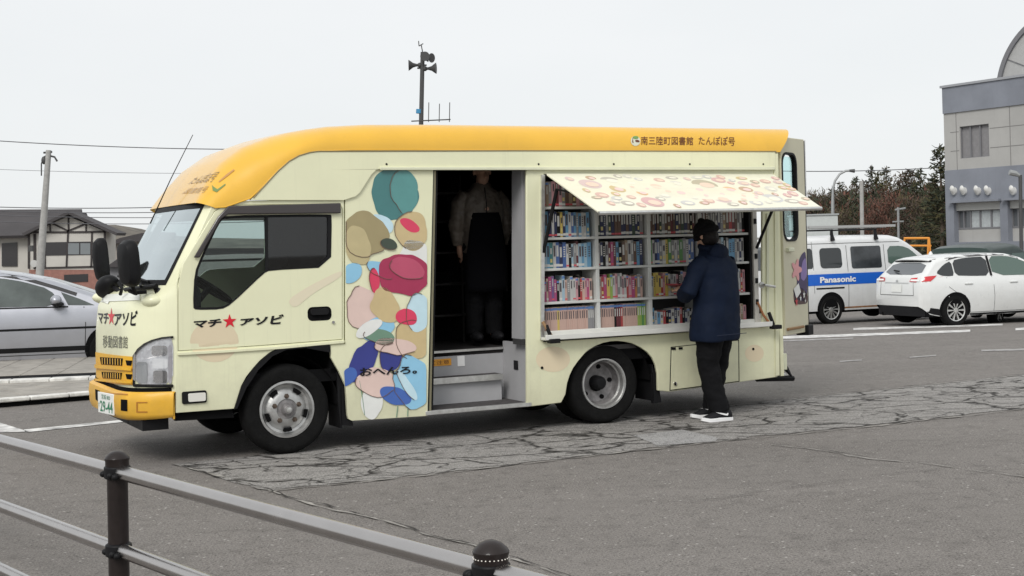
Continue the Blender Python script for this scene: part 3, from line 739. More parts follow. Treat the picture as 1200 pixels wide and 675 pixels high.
MB().mt(mat('jamb_pale', (.62, .60, .55), .5)).box(4.605, 4.655, -.03, .02, .80, 2.25).build('shelf_jamb', tr, bevel=.004)
for z in (1.02, 1.22, 1.45, 1.78): MB().mt(BLACK).box(4.615, 4.645, -.042, -.031, z-.025, z+.025).build('jamb_catch', tr, bevel=.004)
MB().mt(ALU).xz([SS([(633.5, 205), (637.5, 205), (636.5, 398), (632.5, 398)])], SY-.02, SY+.02).build('opening_trim', tr)
# ledge under the books
lg = MB().mt(mat('ledge_white', (.72, .72, .68), .4, .15, var=.05)).box(2.30, 4.72, -.14, .0, .788, .812)
lg.box(2.30, 4.72, -.145, -.128, .79, .835); lg.box(2.30, 4.72, -.02, .006, .812, .86); lg = lg.build('ledge', tr, bevel=.004)
for x in (2.36, 4.74):
    mb = MB().mt(BLACK).box(x-.03, x+.07, -.17, -.10, .762, .80); mb.tube([(x, -.13, .80), (x-.03, -.1, .92)], .018, 8); mb.build('ledge_bracket', lg, bevel=.006)
MB().mt(mat('wood_strap', (.33, .20, .10), .7)).tube([(2.30, -.09, .95), (2.37, -.12, .82), (2.45, -.13, .81)], .015, 6).build('ledge_strap', lg)
MB().mt(mat('strap_brown', (.35, .14, .05), .7)).tube([(4.62, -.05, 1.02), (4.66, -.08, .90), (4.70, -.12, .82)], .012, 6).build('ledge_strap', lg)
# lever handle
a = S(893, 334); mb = MB().mt(ALU).tube([(a[0]-.01, -.05, a[1]), (a[0]-.01, -.10, a[1]), (a[0]+.1, -.11, a[1]-.02)], .013, 8); mb.lathe([(.03, -.055), (.03, -.04)], (a[0]-.01, 0, a[1]), 'y', 14); mb.build('lever_handle', tr)
# ---- awning: hinged panel, artwork replaced by plain ovals
AH = [Vector((2.385, SY-.03, 2.232)), Vector((4.83, SY-.03, 2.222))]; AO = [Vector((2.43, -.865, 1.878)), Vector((4.735, -.865, 1.888))]
def aw(u, v, d=0.):
    p = AH[0].lerp(AH[1], u).lerp(AO[0].lerp(AO[1], u), v); return p+Vector((0, .38, .92))*(-d)*-1
AWM = mat('awning_panel', (.80, .78, .63), .38, coat=.3, var=.02)
mb = MB().mt(AWM)
vs = [aw(u, v, d) for d in (0, -.022) for v in (0, 1) for u in (0, 1)]
mb.add(vs, [(0, 1, 3, 2), (4, 6, 7, 5), (0, 4, 5, 1), (1, 5, 7, 3), (3, 7, 6, 2), (2, 6, 4, 0)])
awn = mb.build('awning', tr, bevel=.004)
mb = MB().mt(ALU)
e0, e1 = aw(0, 1, -.018), aw(1, 1, -.018); mb.tube([e0, e1], .017, 8); awe = mb.build('awning_edge', awn)
AWC = [(.62, .42, .45), (.40, .36, .33), (.55, .38, .12), (.62, .33, .30), (.62, .60, .56), (.42, .20, .10), (.60, .28, .32), (.50, .50, .53), (.70, .36, .12), (.36, .30, .20)]
AM = [mat('oval_print_%s' % n, tuple(a_*.72+b_*.28 for a_, b_ in zip(c, (.80, .77, .62))), .45) for n, c in zip('rose grey ochre coral pearl umber pink slate amber olive'.split(), AWC)]
ovs = [(.10, .30, .050, .15, 0), (.085, .60, .03, .09, 3), (.205, .20, .045, .12, 1), (.185, .44, .035, .12, 2), (.275, .28, .028, .07, 4), (.265, .55, .026, .09, 8), (.145, .82, .03, .08, 1), (.255, .80, .050, .16, 6), (.345, .62, .03, .10, 4), (.36, .36, .045, .16, 9), (.33, .17, .02, .06, 7), (.415, .20, .026, .08, 3), (.43, .55, .035, .11, 8), (.47, .30, .03, .1, 4), (.40, .84, .035, .08, 7), (.485, .13, .032, .06, 1), (.53, .47, .03, .1, 2), (.505, .78, .028, .1, 3), (.59, .33, .062, .18, 9), (.60, .12, .03, .06, 4), (.575, .74, .045, .14, 0), (.59, .90, .03, .06, 1), (.68, .20, .035, .10, 6), (.67, .48, .035, .10, 8), (.705, .86, .034, .1, 7), (.745, .48, .035, .1, 5), (.775, .30, .03, .08, 0), (.81, .75, .05, .15, 7), (.865, .47, .03, .1, 4), (.88, .84, .04, .08, 1), (.80, .14, .03, .06, 2), (.89, .24, .028, .08, 3), (.935, .62, .025, .1, 6)]
GEN = [mat('pale_print_%s' % n, c, .45) for n, c in zip(('peach', 'ivory', 'blush'), ((.80, .62, .50), (.82, .78, .66), (.80, .60, .56)))]
def flatdec(loop, fn, m, name, parent, hh=.3): return patch([loop], hh, fn, m, name, parent)
rr_ = random.Random(21)
for k in range(46):
    for _ in range(30):
        q_ = (rr_.uniform(.04, .97), rr_.uniform(.08, .93))
        if all(abs(q_[0]-o_[0])/(o_[2]+.022) + abs(q_[1]-o_[1])/(o_[3]+.07) > 1.0 for o_ in ovs): ovs.append((q_[0], q_[1], rr_.uniform(.014, .026), rr_.uniform(.05, .08), rr_.randrange(10))); break
for n_, (u, v, a, b, c) in enumerate(ovs):
    u = .02+u*1.0
    l = [(p, q_) for p, q_ in oval(u, v, a*.85, b*.8, 0, 22)]
    flatdec(l, lambda p, q_: aw(p, q_, .0035), AM[c], 'oval_print', awn)
    l = oval(u+a*.08, v+b*.14, a*.50, b*.42, 0, 18)
    flatdec(l, lambda p, q_: aw(p, q_, .006), GEN[c % 3], 'oval_print', awn)
# gas struts
MB().mt(BLACK).tube([Vector((S(636, 296)[0], SY-.01, S(636, 296)[1])), Lat(652.5, 222, -.16), aw(.005, .42, -.03)], [.017, .017, .010], 8).build('gas_strut', awn)
pr = [Vector((4.62, SY-.02, S(881, 291)[1])), Vector((4.66, -.30, 1.93)), aw(.965, .55, -.03)]
MB().mt(BLACK).tube(pr, [.014, .014, .009], 8).build('gas_strut', awn)
# ---- orange roof cap with the wind fairing
CB = [(0, -.535, 1.972), (1, -.45, 1.976), (2, -.25, 2.042), (3, -.13, 2.15), (4, -.02, 2.262), (4.6, .07, 2.335), (5.3, .18, 2.388), (6, .31, 2.415), (7, .6, 2.428), (8, 1.2, 2.432), (9, 3.2, 2.434), (10, 4.93, 2.436)]
CT = [(0, -.655, 2.02), (1, -.55, 2.18), (2, -.41, 2.35), (3, -.22, 2.48), (4, .0, 2.56), (4.6, .14, 2.594), (5.3, .30, 2.622), (6, .48, 2.646), (7, .80, 2.664), (8, 1.4, 2.672), (9, 3.3, 2.676), (10, 5.15, 2.68)]
CWD = [(0, .16), (1, .26), (2, .34), (3, .36), (4, .34), (5, .30), (7, .23), (8, .21), (10, .20)]
def capp(s_, Y):                           # Y measured from the near side plane to the centre line
    xb, zb = lerp_tab(CB, s_); xt, zt = lerp_tab(CT, s_); wd_ = lerp_tab(CWD, s_)[0]
    Yn = Y if Y <= YC else WD-Y
    d = Yn+.055
    if d < wd_:
        c_ = 1-d/wd_; v = math.sqrt(max(0, 1-c_*c_)); v = v*.955
    else: v = .955+.045*sin(pi/2*(d-wd_)/(YC+.055-wd_))
    return Vector((xb+(xt-xb)*v, Y, zb+(zt-zb)*v))
ss_ = [0, .25, .5, .75, 1, 1.3, 1.6, 2, 2.3, 2.6, 3, 3.3, 3.6, 4, 4.3, 4.6, 5, 5.3, 5.6, 6, 6.5, 7, 7.5, 8, 8.5, 9, 9.5, 10]
mb = MB().mt(ORANGE); cols = []
for k in range(13): cols.append(('r', k/12))
def capcol(s_, k):
    wd_ = lerp_tab(CWD, s_)[0]
    if k <= 12: return -.055+wd_*(1-cos(k/12*pi/2))
    return -.055+wd_+(YC+.055-wd_)*(k-12)/6
vs = []
for s_ in ss_:
    row = [capp(s_, capcol(s_, k)) for k in range(19)]
    vs += row+[Vector((p.x, WD-p.y, p.z)) for p in row[-2::-1]]
k = 37
mb.add(vs, [(i*k+j, (i+1)*k+j, (i+1)*k+j+1, i*k+j+1) for i in range(len(ss_)-1) for j in range(k-1)])
o_ = len(mb.v); last = vs[-k:]; mb.add(last, [tuple(range(k))])
cap = mb.build('roof_cap', tr, sharp=50); BC = bvh_of(mb)
mb = MB().mt(ORANGE)                       # underside lip
mb.tube([Vector((a[1], -.052, a[2])) for a in CB], .006, 8); mb.build('cap_lip', cap)
hitc = lambda a, b, off=.004: hit(a, b, BC, off)
PR = mat('cap_print', (.16, .07, .02), .5)
text_on('南三陸町図書館', quadmap([(751, 169.7), (812, 170.2), (812, 160.6), (751, 160.0)], 0, BC), BROWNINK, 'lettering', cap, .004)
text_on('たんぽぽ号', quadmap([(818.5, 169.9), (861, 171), (861, 160.6), (818.5, 159.8)], 0, BC), BROWNINK, 'lettering', cap, .004)
em = patch([oval(744.5, 165.3, 5.6, 5.8)], 2, lambda a, b: hitc(a, b), mat('emblem_pale', (.62, .63, .50), .5), 'emblem', cap)
patch([oval(744.5, 161.5, 3.4, 1.7)], 2, lambda a, b: hitc(a, b, .007), mat('emblem_green', (.16, .30, .08), .5), 'emblem_mark', em)
patch([oval(746.5, 165.6, 2.6, 1.3, .2)], 2, lambda a, b: hitc(a, b, .007), BROWNINK, 'emblem_mark', em)
patch([[(741, 161), (742, 168), (740.5, 167)]], 2, lambda a, b: hitc(a, b, .007), BROWNINK, 'emblem_mark', em)
FP = mat('faded_print', (.30, .20, .09), .6)
text_on('たんぽぽ号', quadmap([(220, 216.5), (249, 213.5), (259, 200.5), (231, 207)], 0, BC), FP, 'lettering', cap, .0)
text_on('図書館号', quadmap([(213, 227.5), (240, 226), (246, 218), (222, 221)], 0, BC), mat('faded_print_pale', (.48, .32, .14), .6), 'lettering', cap, .0)
patch([[(248.5, 217), (251, 219.5), (255, 222), (264, 215.5), (264.5, 216.8), (254, 225.5), (249.5, 223.5)]], 2, lambda a, b: hitc(a, b), mat('leaf_print', (.16, .24, .07), .5), 'leaf_mark', cap)
patch([[(256, 213), (266, 204), (274, 198.5), (275, 200), (267, 206.5), (257, 214)]], 2, lambda a, b: hitc(a, b), mat('stem_print', (.50, .26, .08), .5), 'stem_mark', cap)
# ---- side lettering and the printed panel (figures replaced by plain shapes)
def sfn(off=.003): return lambda a, b: Vector((a, SY-.004-off, b))
def flat(pts, m, nm, off=.003, par=None, h=.5, y=None): return patch([SS(pts)], h, (lambda a, b: Vector((a, (SY if y is None else y)-off, b))), m, nm, par)
def side_text(body, P, m, bold, par, off):
    Q = [S(*p) for p in P]
    def fn(u, v):
        x = (Q[0][0]*(1-u)+Q[1][0]*u)*(1-v)+(Q[3][0]*(1-u)+Q[2][0]*u)*v; z = (Q[0][1]*(1-u)+Q[1][1]*u)*(1-v)+(Q[3][1]*(1-u)+Q[2][1]*u)*v
        return (x, SY-off, z)
    return text_on(body, fn, m, 'lettering', par, bold)
PINK = mat('pink_dot', (.74, .63, .44), .4, coat=.35)
patch([shrink(SS(oval(251.0, 400, 28.5, 24.5)), 1)], .1, lambda a, b: Vector((a, SY-(.0055 if b > S(250, 408)[1]+.02 else .0012), b)), PINK, 'pink_dot', door)
side_text('マチ', [(226, 384.5), (258, 382.5), (260, 373.2), (227, 375.5)], INK, .045, door, .009)
side_text('アソビ', [(280, 381.5), (330, 380), (333, 367.8), (282, 373.0)], INK, .045, door, .009)
st_ = S(268.8, 376.6); patch([star(st_[0], st_[1], .058)], .2, lambda a, b: Vector((a, SY-.009, b)), RED, 'star_mark', door)
# stand-in artwork on the narrow panel, plain colour shapes
AC = dict(teal=(.06, .20, .20), teal2=(.10, .29, .28), tan=(.35, .29, .15), tan2=(.52, .44, .24), wine=(.38, .03, .09), wine2=(.50, .08, .15), skin=(.80, .62, .47), sky=(.28, .56, .76), sky2=(.55, .74, .82), navy=(.035, .045, .24), sand=(.60, .47, .25), white=(.78, .79, .76), pinkr=(.70, .05, .12), green=(.16, .28, .20), mauve=(.74, .56, .50), blue=(.06, .14, .45), dkgrn=(.05, .07, .05))
AMt = {k: mat('print_'+k, v, .4, coat=.25, var=.05, vscale=8) for k, v in AC.items()}
art = []
def leafshape(cx_, cy_, a, b, rot): return [(cx_+a*cos(t)*cos(rot)-b*sin(t)*abs(cos(t/2-pi/4))*sin(rot), cy_+a*cos(t)*sin(rot)+b*sin(t)*abs(cos(t/2-pi/4))*cos(rot)) for t in [2*pi*k/16 for k in range(16)]]
for (c, cx_, cy_, a, b, rot, lay) in (('mauve', 425, 360, 24, 20, 1.2, 1), ('teal', 462, 228, 31, 26, 1.55, 1), ('teal2', 474, 224, 24, 15, 1.4, 2), ('sky2', 447, 262, 15, 10, .6, 3), ('sand', 481, 270, 22, 19, 1.4, 3), ('pinkr', 480, 264, 12, 6, .5, 4),
  ('tan', 428, 274, 27, 24, .3, 4), ('tan2', 418, 287, 24, 14, 1.3, 5), ('dkgrn', 455, 286, 10, 6, .3, 6), ('sky', 411, 320, 15, 10, 2.6, 5), ('sky', 446, 316, 17, 9, .4, 5), ('white', 486, 304, 22, 18, 1.4, 3), ('pinkr', 438, 328, 14, 6, 1.5, 6),
  ('wine', 474, 322, 29, 24, .2, 7), ('wine2', 478, 314, 20, 11, .3, 8), ('sand', 451, 358, 20, 15, 1.0, 7), ('sky2', 490, 366, 22, 14, 1.6, 7), ('pinkr', 476, 371, 12, 9, .2, 9), ('sand', 484, 398, 24, 20, 1.5, 6),
  ('sky', 441, 386, 22, 12, 2.8, 5), ('green', 443, 394, 18, 8, .2, 8), ('white', 432, 385, 16, 7, 2.6, 9), ('mauve', 462, 406, 26, 9, .05, 8), ('navy', 424, 424, 29, 13, 2.1, 5), ('navy', 458, 418, 16, 13, 1.5, 5), ('blue', 408, 441, 12, 8, 2.5, 6),
  ('mauve', 440, 448, 24, 15, .1, 6), ('white', 436, 470, 20, 13, 1.6, 5), ('sky', 484, 448, 28, 22, 1.3, 7), ('blue', 464, 464, 18, 10, .3, 8), ('sky2', 477, 452, 20, 5, 1.0, 9)):
    art.append((c, [(cx_+(x-cx_)*k_, cy_+(y-cy_)*k_) for (x, y), k_ in ((q_, 1.04+.24*noise.noise(Vector((q_[0]*.07, q_[1]*.07, lay*3.3)))) for q_ in oval(cx_, cy_, a, b, rot, 26))], lay))
for i, (c, pts, lay) in enumerate(art):
    pts = [(min(max(a, 405.0 if b < 403 else 401+max(0, (b-403))*.06), 499.2 if b > 380 else 500.2), b) for a, b in pts]
    po_ = flat(smooth_loop(pts, 2), AMt[c], 'printed_shape', .0015+.0009*lay, side_l, .5)
    if i % 2 == 0:
        Q = [S(*p) for p in pts[2:2+len(pts)//2]]; MB().mt(mat('print_outline', (.16, .10, .08), .5)).tube([(a, SY-.0055-.0009*lay, b) for a, b in Q], .0028, 4).build('printed_line', po_)
for pts in ([(427, 486), (424, 462), (421, 446)], [(466, 476), (464.5, 489)], [(478, 474), (477.5, 488)]):
    Q = [S(*p) for p in pts]; mb = MB().mt(AMt['green']).tube([(a, SY-.004, b) for a, b in Q], .004, 5); mb.build('printed_line', side_l)
side_text('おへんろ。', [(421, 441.0), (488, 437.5), (488, 428.5), (421, 431)], INK, .03, side_l, .014)
# faint arm shape over the door rear: plain pale streak
flat(smooth_loop([(336, 352), (360, 336), (400, 316), (400.5, 324), (366, 344), (345, 362)], 2), mat('pale_streak', (.77, .70, .52), .4, coat=.3), 'printed_shape', .006, door)
patch([SS(oval(648, 421, 20, 15))], .3, lambda a, b: Vector((a, SY-.0015, b)), PINK, 'pink_dot', side_r)
patch([SS(oval(884, 414, 11, 10))], .3, lambda a, b: Vector((a, SY-.0015, b)), PINK, 'pink_dot', side_r)
# ---- rear door, swung out
RDA = radians(30)                           # its line measured from the truck's long axis
rdx, rdy = cos(RDA), sin(RDA)
RW = .60
def rd(u, z, d): return (4.955+rdx*u+rdy*d, .02+rdy*u-rdx*d, z)
RDC = mat('rear_door_cream_shaded', (.60, .57, .42), .45, var=.04)  # body cream with the door's shade mixed into the colour
dwin = rrect(-.0+.02, .36, 1.60, 2.42, .10)
rdo = MB().mt(RDC).prism([[(0, .68), (RW, .68), (RW, 2.585), (0, 2.585)], dwin], rd, 0, .035).build('rear_door', tr, bevel=.006)
MB().mt(BLACK).prism([rrect(.005, .38, 1.58, 2.44, .11), rrect(.022, .358, 1.60, 2.42, .10)], rd, -.004, .045).build('door_seal', rdo)
MB().mt(WSKY).prism([rrect(.04, .345, 1.62, 2.40, .09)], rd, .012, .018).build('door_window', rdo)
MB().mt(BLACK).prism([[(RW+.002, .68), (RW+.03, .68), (RW+.03, 2.57), (RW+.002, 2.57)]], rd, -.01, .03).build('door_edge_seal', rdo)
MB().mt(WHITEP).prism([[(RW+.034, 1.9), (RW+.055, 1.9), (RW+.055, 2.58), (RW+.034, 2.58)]], rd, 0, .03).build('door_edge_trim', rdo)
dpr = {'plum': (.045, .03, .10), 'violet': (.22, .16, .38), 'blossom': (.70, .33, .34), 'redleaf': (.55, .04, .05), 'nightbrown': (.07, .03, .03)}
dm_ = {k: mat('print_'+k, v, .45) for k, v in dpr.items()}
def rdp(loop, m, lay, nm='printed_shape'): return patch([loop], .3, lambda a, b: Vector(rd(a*.77, b, .036+.0015*lay)), m, nm, rdo)
rdp(smooth_loop([(.40, 1.12), (.42, 1.24), (.50, 1.40), (.62, 1.46), (.75, 1.48), (.765, 1.0), (.60, .98), (.30, 1.04), (.28, 1.12)], 2), dm_['plum'], 1)
rdp(smooth_loop([(.52, 1.22), (.60, 1.38), (.74, 1.42), (.76, 1.24), (.64, 1.18)], 2), dm_['violet'], 2)
rdp([(.40+(.105+.035*cos(5*k*2*pi/40))*cos(k*2*pi/40)*1.3, 1.30+(.085+.028*cos(5*k*2*pi/40))*sin(k*2*pi/40)) for k in range(40)], dm_['blossom'], 3)
rdp(smooth_loop([(.28, 1.10), (.30, .97), (.50, .96), (.76, .96), (.76, 1.06), (.5, 1.14)], 2), dm_['nightbrown'], 1)
rdp([(.28, 1.12), (.45, 1.17), (.52, 1.08), (.36, 1.02)], AMt['white'], 4)
for (a, b, r) in ((.50, 1.02, .035), (.62, 1.05, .045), (.66, .99, .025)): rdp(star(a, b, r), AMt['white'], 5, 'star_mark')
rdp(star(.36, .99, .05), dm_['redleaf'], 5, 'star_mark')
mb = MB().mt(BLACK).box(-.0, .14, -.05, .08, -.05, .05, Matrix.Translation(Vector(rd(RW-.10, .70, .02))) @ Matrix.Rotation(RDA, 4, 'Z')); mb.build('door_catch', rdo, bevel=.008)
mb = MB().mt(mat('rust_bar', (.28, .16, .07), .7)).tube([rd(.02, .74, .05), rd(.42, .74, .05)], .014, 6); mb.build('door_bar', rdo)
mb = MB().mt(CREAM_SH).box(-.08, .06, -.02, .03, -.02, .02, Matrix.Translation(Vector(rd(.14, 1.50, .05))) @ Matrix.Rotation(RDA, 4, 'Z')); mb.build('door_handle', rdo, bevel=.008)
# rear under-run step
mb = MB().mt(BLACK)
def RP(px, py, Y): a = S(px, py, Y); return Vector((a[0], Y, a[1]))
ring = [RP(886, 444, .25), RP(930, 441, .25), RP(914, 421, .25)]
mb.tube([RP(887, 444, .20), RP(929, 443.5, .20), RP(921, 432, .22), RP(913, 421, .25)], .028, 6); mb.tube([RP(887, 445, .2), RP(905, 437, .3), RP(914, 436, .3)], .022, 6)
mb.box(4.7, 4.85, .2, WD-.2, .30, .40); mb.tube([RP(929, 443.5, .20), RP(929, 443.5, .20)+Vector((0, 1.2, 0))], .028, 6)
mb.build('rear_step', tr)
MB().mt(CREAM_SH).box(4.93, 5.07, .10, .26, .34, .50).build('rear_lamp_box', tr, bevel=.01)
MB().mt(ALU).box(4.82, 5.15, .2, 1.2, .275, .29).build('step_plate', tr)
# ---- underbody
mb = MB().mt(BLACKM)
mb.box(-.86, 1.2, .42, .50, .32, .55); mb.box(2.3, 4.8, .42, .50, .32, .55); mb.box(-.86, 4.8, WD-.5, WD-.42, .32, .55); mb.box(-.9, 1.2, .02, WD, .56, .66); mb.box(2.24, X1, .02, WD, .56, .66); mb.box(1.2, 2.24, .56, WD, .56, .65)
mb.box(.65, 1.15, .02, .45, .28, .56); mb.box(1.25, 2.15, .62, 1.1, .26, .55); mb.box(4.1, 4.8, .02, WD, .36, .56)
for x in (0, 2.968): mb.tube([(x, .15, .34), (x, WD-.15, .34)], .06, 10)
mb.box(-.42, .5, .33, WD-.33, .50, .64)
mb.lathe([(.12, 0), (.16, .05), (.16, .12), (.12, .2)], (2.968, WD/2-.1, .34), 'y', 16)
mb.build('chassis', tr)
# arch liners
for xc, r in ((-.0, .46), (2.968, .47)):
    mb = MB().mt(BLACKM).grid(lambda u, v: (xc+(r+.0)*cos(pi*u), .0+.42*v, .36+(r-.02)*sin(pi*u)), 18, 1); mb.build('arch_liner', tr)
    mb = MB().mt(BLACKM).grid(lambda u, v: (xc+(r+.0)*cos(pi*u), WD-.42*v, .36+(r-.02)*sin(pi*u)), 18, 1); mb.build('arch_liner', tr)
MB().mt(BLACKM).xz([SS([(207, 485), (274, 480), (276, 490), (207, 494)])], .0, .06).build('sill_skirt', tr)
# ---- wheels
def truck_wheel(x, y, dual=False, front=True, sgn=1, R_=.36):
    wr = bpy.data.objects.new('wheel', None); COL.objects.link(wr); wr.parent = tr; wr.location = (x, y, R_); wr.empty_display_size = .1
    if sgn < 0: wr.rotation_euler = (0, 0, pi)
    r = .222; TW = .20
    prof = [(r, .035), (r+.012, .012), (R_-.055, -.006), (R_-.025, .004), (R_-.008, .03), (R_, .055), (R_, TW-.055), (R_-.008, TW-.03), (R_-.03, TW), (r+.02, TW)]
    if dual: prof += [(r+.02, TW+.04), (R_-.03, TW+.04), (R_, TW+.09), (R_, TW+.19), (R_-.03, TW+.24), (r, TW+.24)]
    mb = MB().mt(RUBBER).lathe(prof, (0, 0, 0), 'y', 56, None, False)
    mb.build('tyre', wr, sharp=40)
    if front:
        prof = [(r+.006, .03), (r+.004, .012), (r-.012, .010), (r-.020, .03), (r-.03, .052), (r-.05, .058), (r-.062, .045), (.115, .022), (.085, .018), (.072, .03), (.0, .03)]
        mb = MB().mt(RIM).lathe(prof, (0, 0, 0), 'y', 56, None, False)
        rm_ = mb.build('rim', wr, sharp=28)
        for k in range(5):
            mb = MB().mt(BLACKM); a = 2*pi*(k+.5)/5+.35
            lp_ = []
            for t in range(7): lp_.append((cos(a-.2+.4*t/6)*.178, sin(a-.2+.4*t/6)*.178))
            for t in range(7): lp_.append((cos(a+.2-.4*t/6)*.150, sin(a+.2-.4*t/6)*.150))
            mb.xz([lp_], .024, .050); mb.build('vent_slot', rm_)
        for k in range(5):
            mb = MB().mt(NUT); a = 2*pi*k/5+pi/2; c_ = (cos(a)*.105, 0, sin(a)*.105)
            mb.lathe([(0, -.012), (.012, -.012), (.017, .004), (.022, .02)], c_, 'y', 6); mb.build('wheel_nut', rm_)
        mb = MB().mt(RIMD).lathe([(.0, -.03), (.032, -.03), (.045, -.015), (.052, .02), (.078, .024), (.08, .035)], (0, 0, 0), 'y', 28); mb.mt(ALU).lathe([(0, -.045), (.02, -.042), (.026, -.03)], (0, 0, 0), 'y', 20); mb.build('hub', rm_)
    else:
        prof = [(r+.006, .03), (r+.002, .008), (r-.012, .008), (r-.02, .02), (r-.022, .07), (r-.032, .085), (r-.036, .13), (r-.05, .16), (.13, .17), (.10, .175), (0, .175)]
        mb = MB().mt(RIM).lathe(prof[:6], (0, 0, 0), 'y', 56, None, False); mb.mt(RIMD).lathe(prof[5:], (0, 0, 0), 'y', 56, None, False); rm_ = mb.build('rim', wr, sharp=28)
        mb = MB().mt(BLACKM)
        for k in range(5):
            a = 2*pi*k/5+.1; mb.lathe([(0, .155), (.02, .155), (.022, .172)], (cos(a)*.145, 0, sin(a)*.145), 'y', 14)
        mb.mt(BLACK).lathe([(0, .05), (.045, .055), (.060, .08), (.065, .175)], (0, 0, 0), 'y', 24); mb.build('hub', rm_)
    return wr
truck_wheel(.022, -.01); truck_wheel(2.968, .01, True, False)
truck_wheel(0, WD+.0, sgn=-1); truck_wheel(2.968, WD+.0, True, False, sgn=-1)
# mudflaps
for (x, y0) in ((.47, 0), (3.46, 0.0), (.47, WD-.3), (3.46, WD-.3)): MB().mt(BLACK).box(x, x+.012, y0, y0+.3, .17, .5).build('mudflap', tr)
MB().mt(BLACK).xz([SS([(397, 436), (404.5, 452), (408, 488), (415, 494), (416, 500), (401, 499), (398, 470)])], .0, .03).build('mudflap', tr)
MB().mt(BLACK).xz([SS([(771, 430), (776, 459), (778, 472), (768, 473), (766, 440)])], .0, .03).build('mudflap', tr)

# ================================================================== BOOKS
BC_ = {'pale blue': (.35, .55, .68), 'sky blue': (.10, .36, .62), 'blue': (.04, .13, .42), 'navy': (.02, .03, .11), 'teal': (.04, .28, .30), 'white': (.58, .58, .56), 'cream': (.66, .60, .45), 'yellow': (.72, .53, .06), 'orange': (.70, .26, .05), 'red': (.50, .03, .03), 'dark red': (.16, .02, .03), 'pink': (.66, .30, .34), 'peach': (.66, .42, .34), 'magenta': (.50, .04, .20), 'purple': (.20, .09, .30), 'green': (.10, .33, .07), 'lime green': (.32, .50, .06), 'dark green': (.04, .08, .05), 'brown': (.15, .08, .05), 'grey': (.28, .28, .29), 'black': (.02, .02, .02), 'tan': (.36, .25, .15)}
PAGE = mat('book_page', (.62, .58, .48), .8)
BMESH = {}
def book_mesh(c, st):
    if (c, st) in BMESH: return BMESH[(c, st)]
    gm = sum(BC_[c])/3; base = mat('book_'+c.replace(' ', '_'), tuple((k_*.80+gm*.20)*.80 for k_ in BC_[c]), .5); dark = sum(BC_[c]) < 1.0
    ink = mat('spine_white', (.50, .50, .48), .5) if dark else mat('spine_ink', (.07, .06, .07), .5)
    alt = mat('spine_alt_%d' % (st % 4), [(.55, .08, .10), (.10, .2, .45), (.60, .50, .20), (.12, .12, .12)][st % 4], .5)
    mb = MB().mt(base).box(-.5, .5, 0, .13, 0, 1); mb.mt(PAGE).box(-.42, .42, .004, .129, 1.001, 1.006)
    if st == 0: mb.mt(ink).box(-.3, .3, -.0012, 0, .45, .88); mb.mt(mat('spine_label', (.58, .58, .56), .5)).box(-.49, .49, -.0012, 0, .06, .16)
    elif st == 1: mb.mt(ink).box(-.2, .2, -.0012, 0, .50, .82); mb.mt(alt).box(-.49, .49, -.0012, 0, .88, .97)
    elif st == 2: mb.mt(ink).box(-.28, .28, -.0012, 0, .55, .78); mb.mt(mat('spine_label', (.58, .58, .56), .5)).box(-.49, .49, -.0012, 0, .05, .13); mb.mt(alt).box(-.3, .3, -.0012, 0, .22, .36)
    elif st == 3:
        mb.mt(ink)
        for k in range(5): mb.box(-.25, .25, -.0012, 0, .42+.09*k, .47+.09*k)
    else: mb.mt(ink).box(-.15, .15, -.0012, 0, .60, .90); mb.mt(alt).box(-.49, .49, -.0012, 0, .05, .12)
    o = mb.build('book'); me = o.data; bpy.data.objects.remove(o); BMESH[(c, st)] = me
    return me
PAL = {
 (0, 0): 'brown pink tan grey brown dark_red pink grey brown tan', (0, 1): 'grey brown dark_red tan', (0, 2): 'grey brown navy tan', (0, 3): 'grey white brown tan',
 (1, 0): 'white sky_blue sky_blue teal white navy black yellow navy navy navy blue white grey sky_blue pink', (1, 1): 'dark_green navy navy grey brown dark_red brown dark_green brown grey brown navy', (1, 2): 'dark_red brown navy brown dark_green grey brown black', (1, 3): 'red dark_red brown white grey black white navy grey tan brown',
 (2, 0): 'sky_blue pale_blue sky_blue teal white blue navy blue pale_blue black white grey dark_red white', (2, 1): 'sky_blue navy black white grey magenta dark_red pink black brown tan white grey brown', (2, 2): 'grey white navy blue grey white yellow green grey white pale_blue black', (2, 3): 'white teal sky_blue grey white navy white grey pale_blue black',
 (3, 0): 'pink magenta peach white purple magenta black white pale_blue white grey white magenta pink black red peach', (3, 1): 'peach orange red yellow lime_green white pink grey white pink dark_red red pink magenta white grey', (3, 2): 'white pink yellow yellow red pink orange white grey white pink black white', (3, 3): 'pink magenta pink white red pink',
 (4, 0): 'peach', (4, 1): 'peach', (4, 2): 'navy white sky_blue white red black', (4, 3): 'pink white peach tan pink white'}
ROWN = ['topmost shelf', 'second shelf', 'third shelf', 'fourth shelf', 'bottom shelf']; BAYN = ['leftmost bay', 'second bay', 'third bay', 'rightmost bay']
count = 0
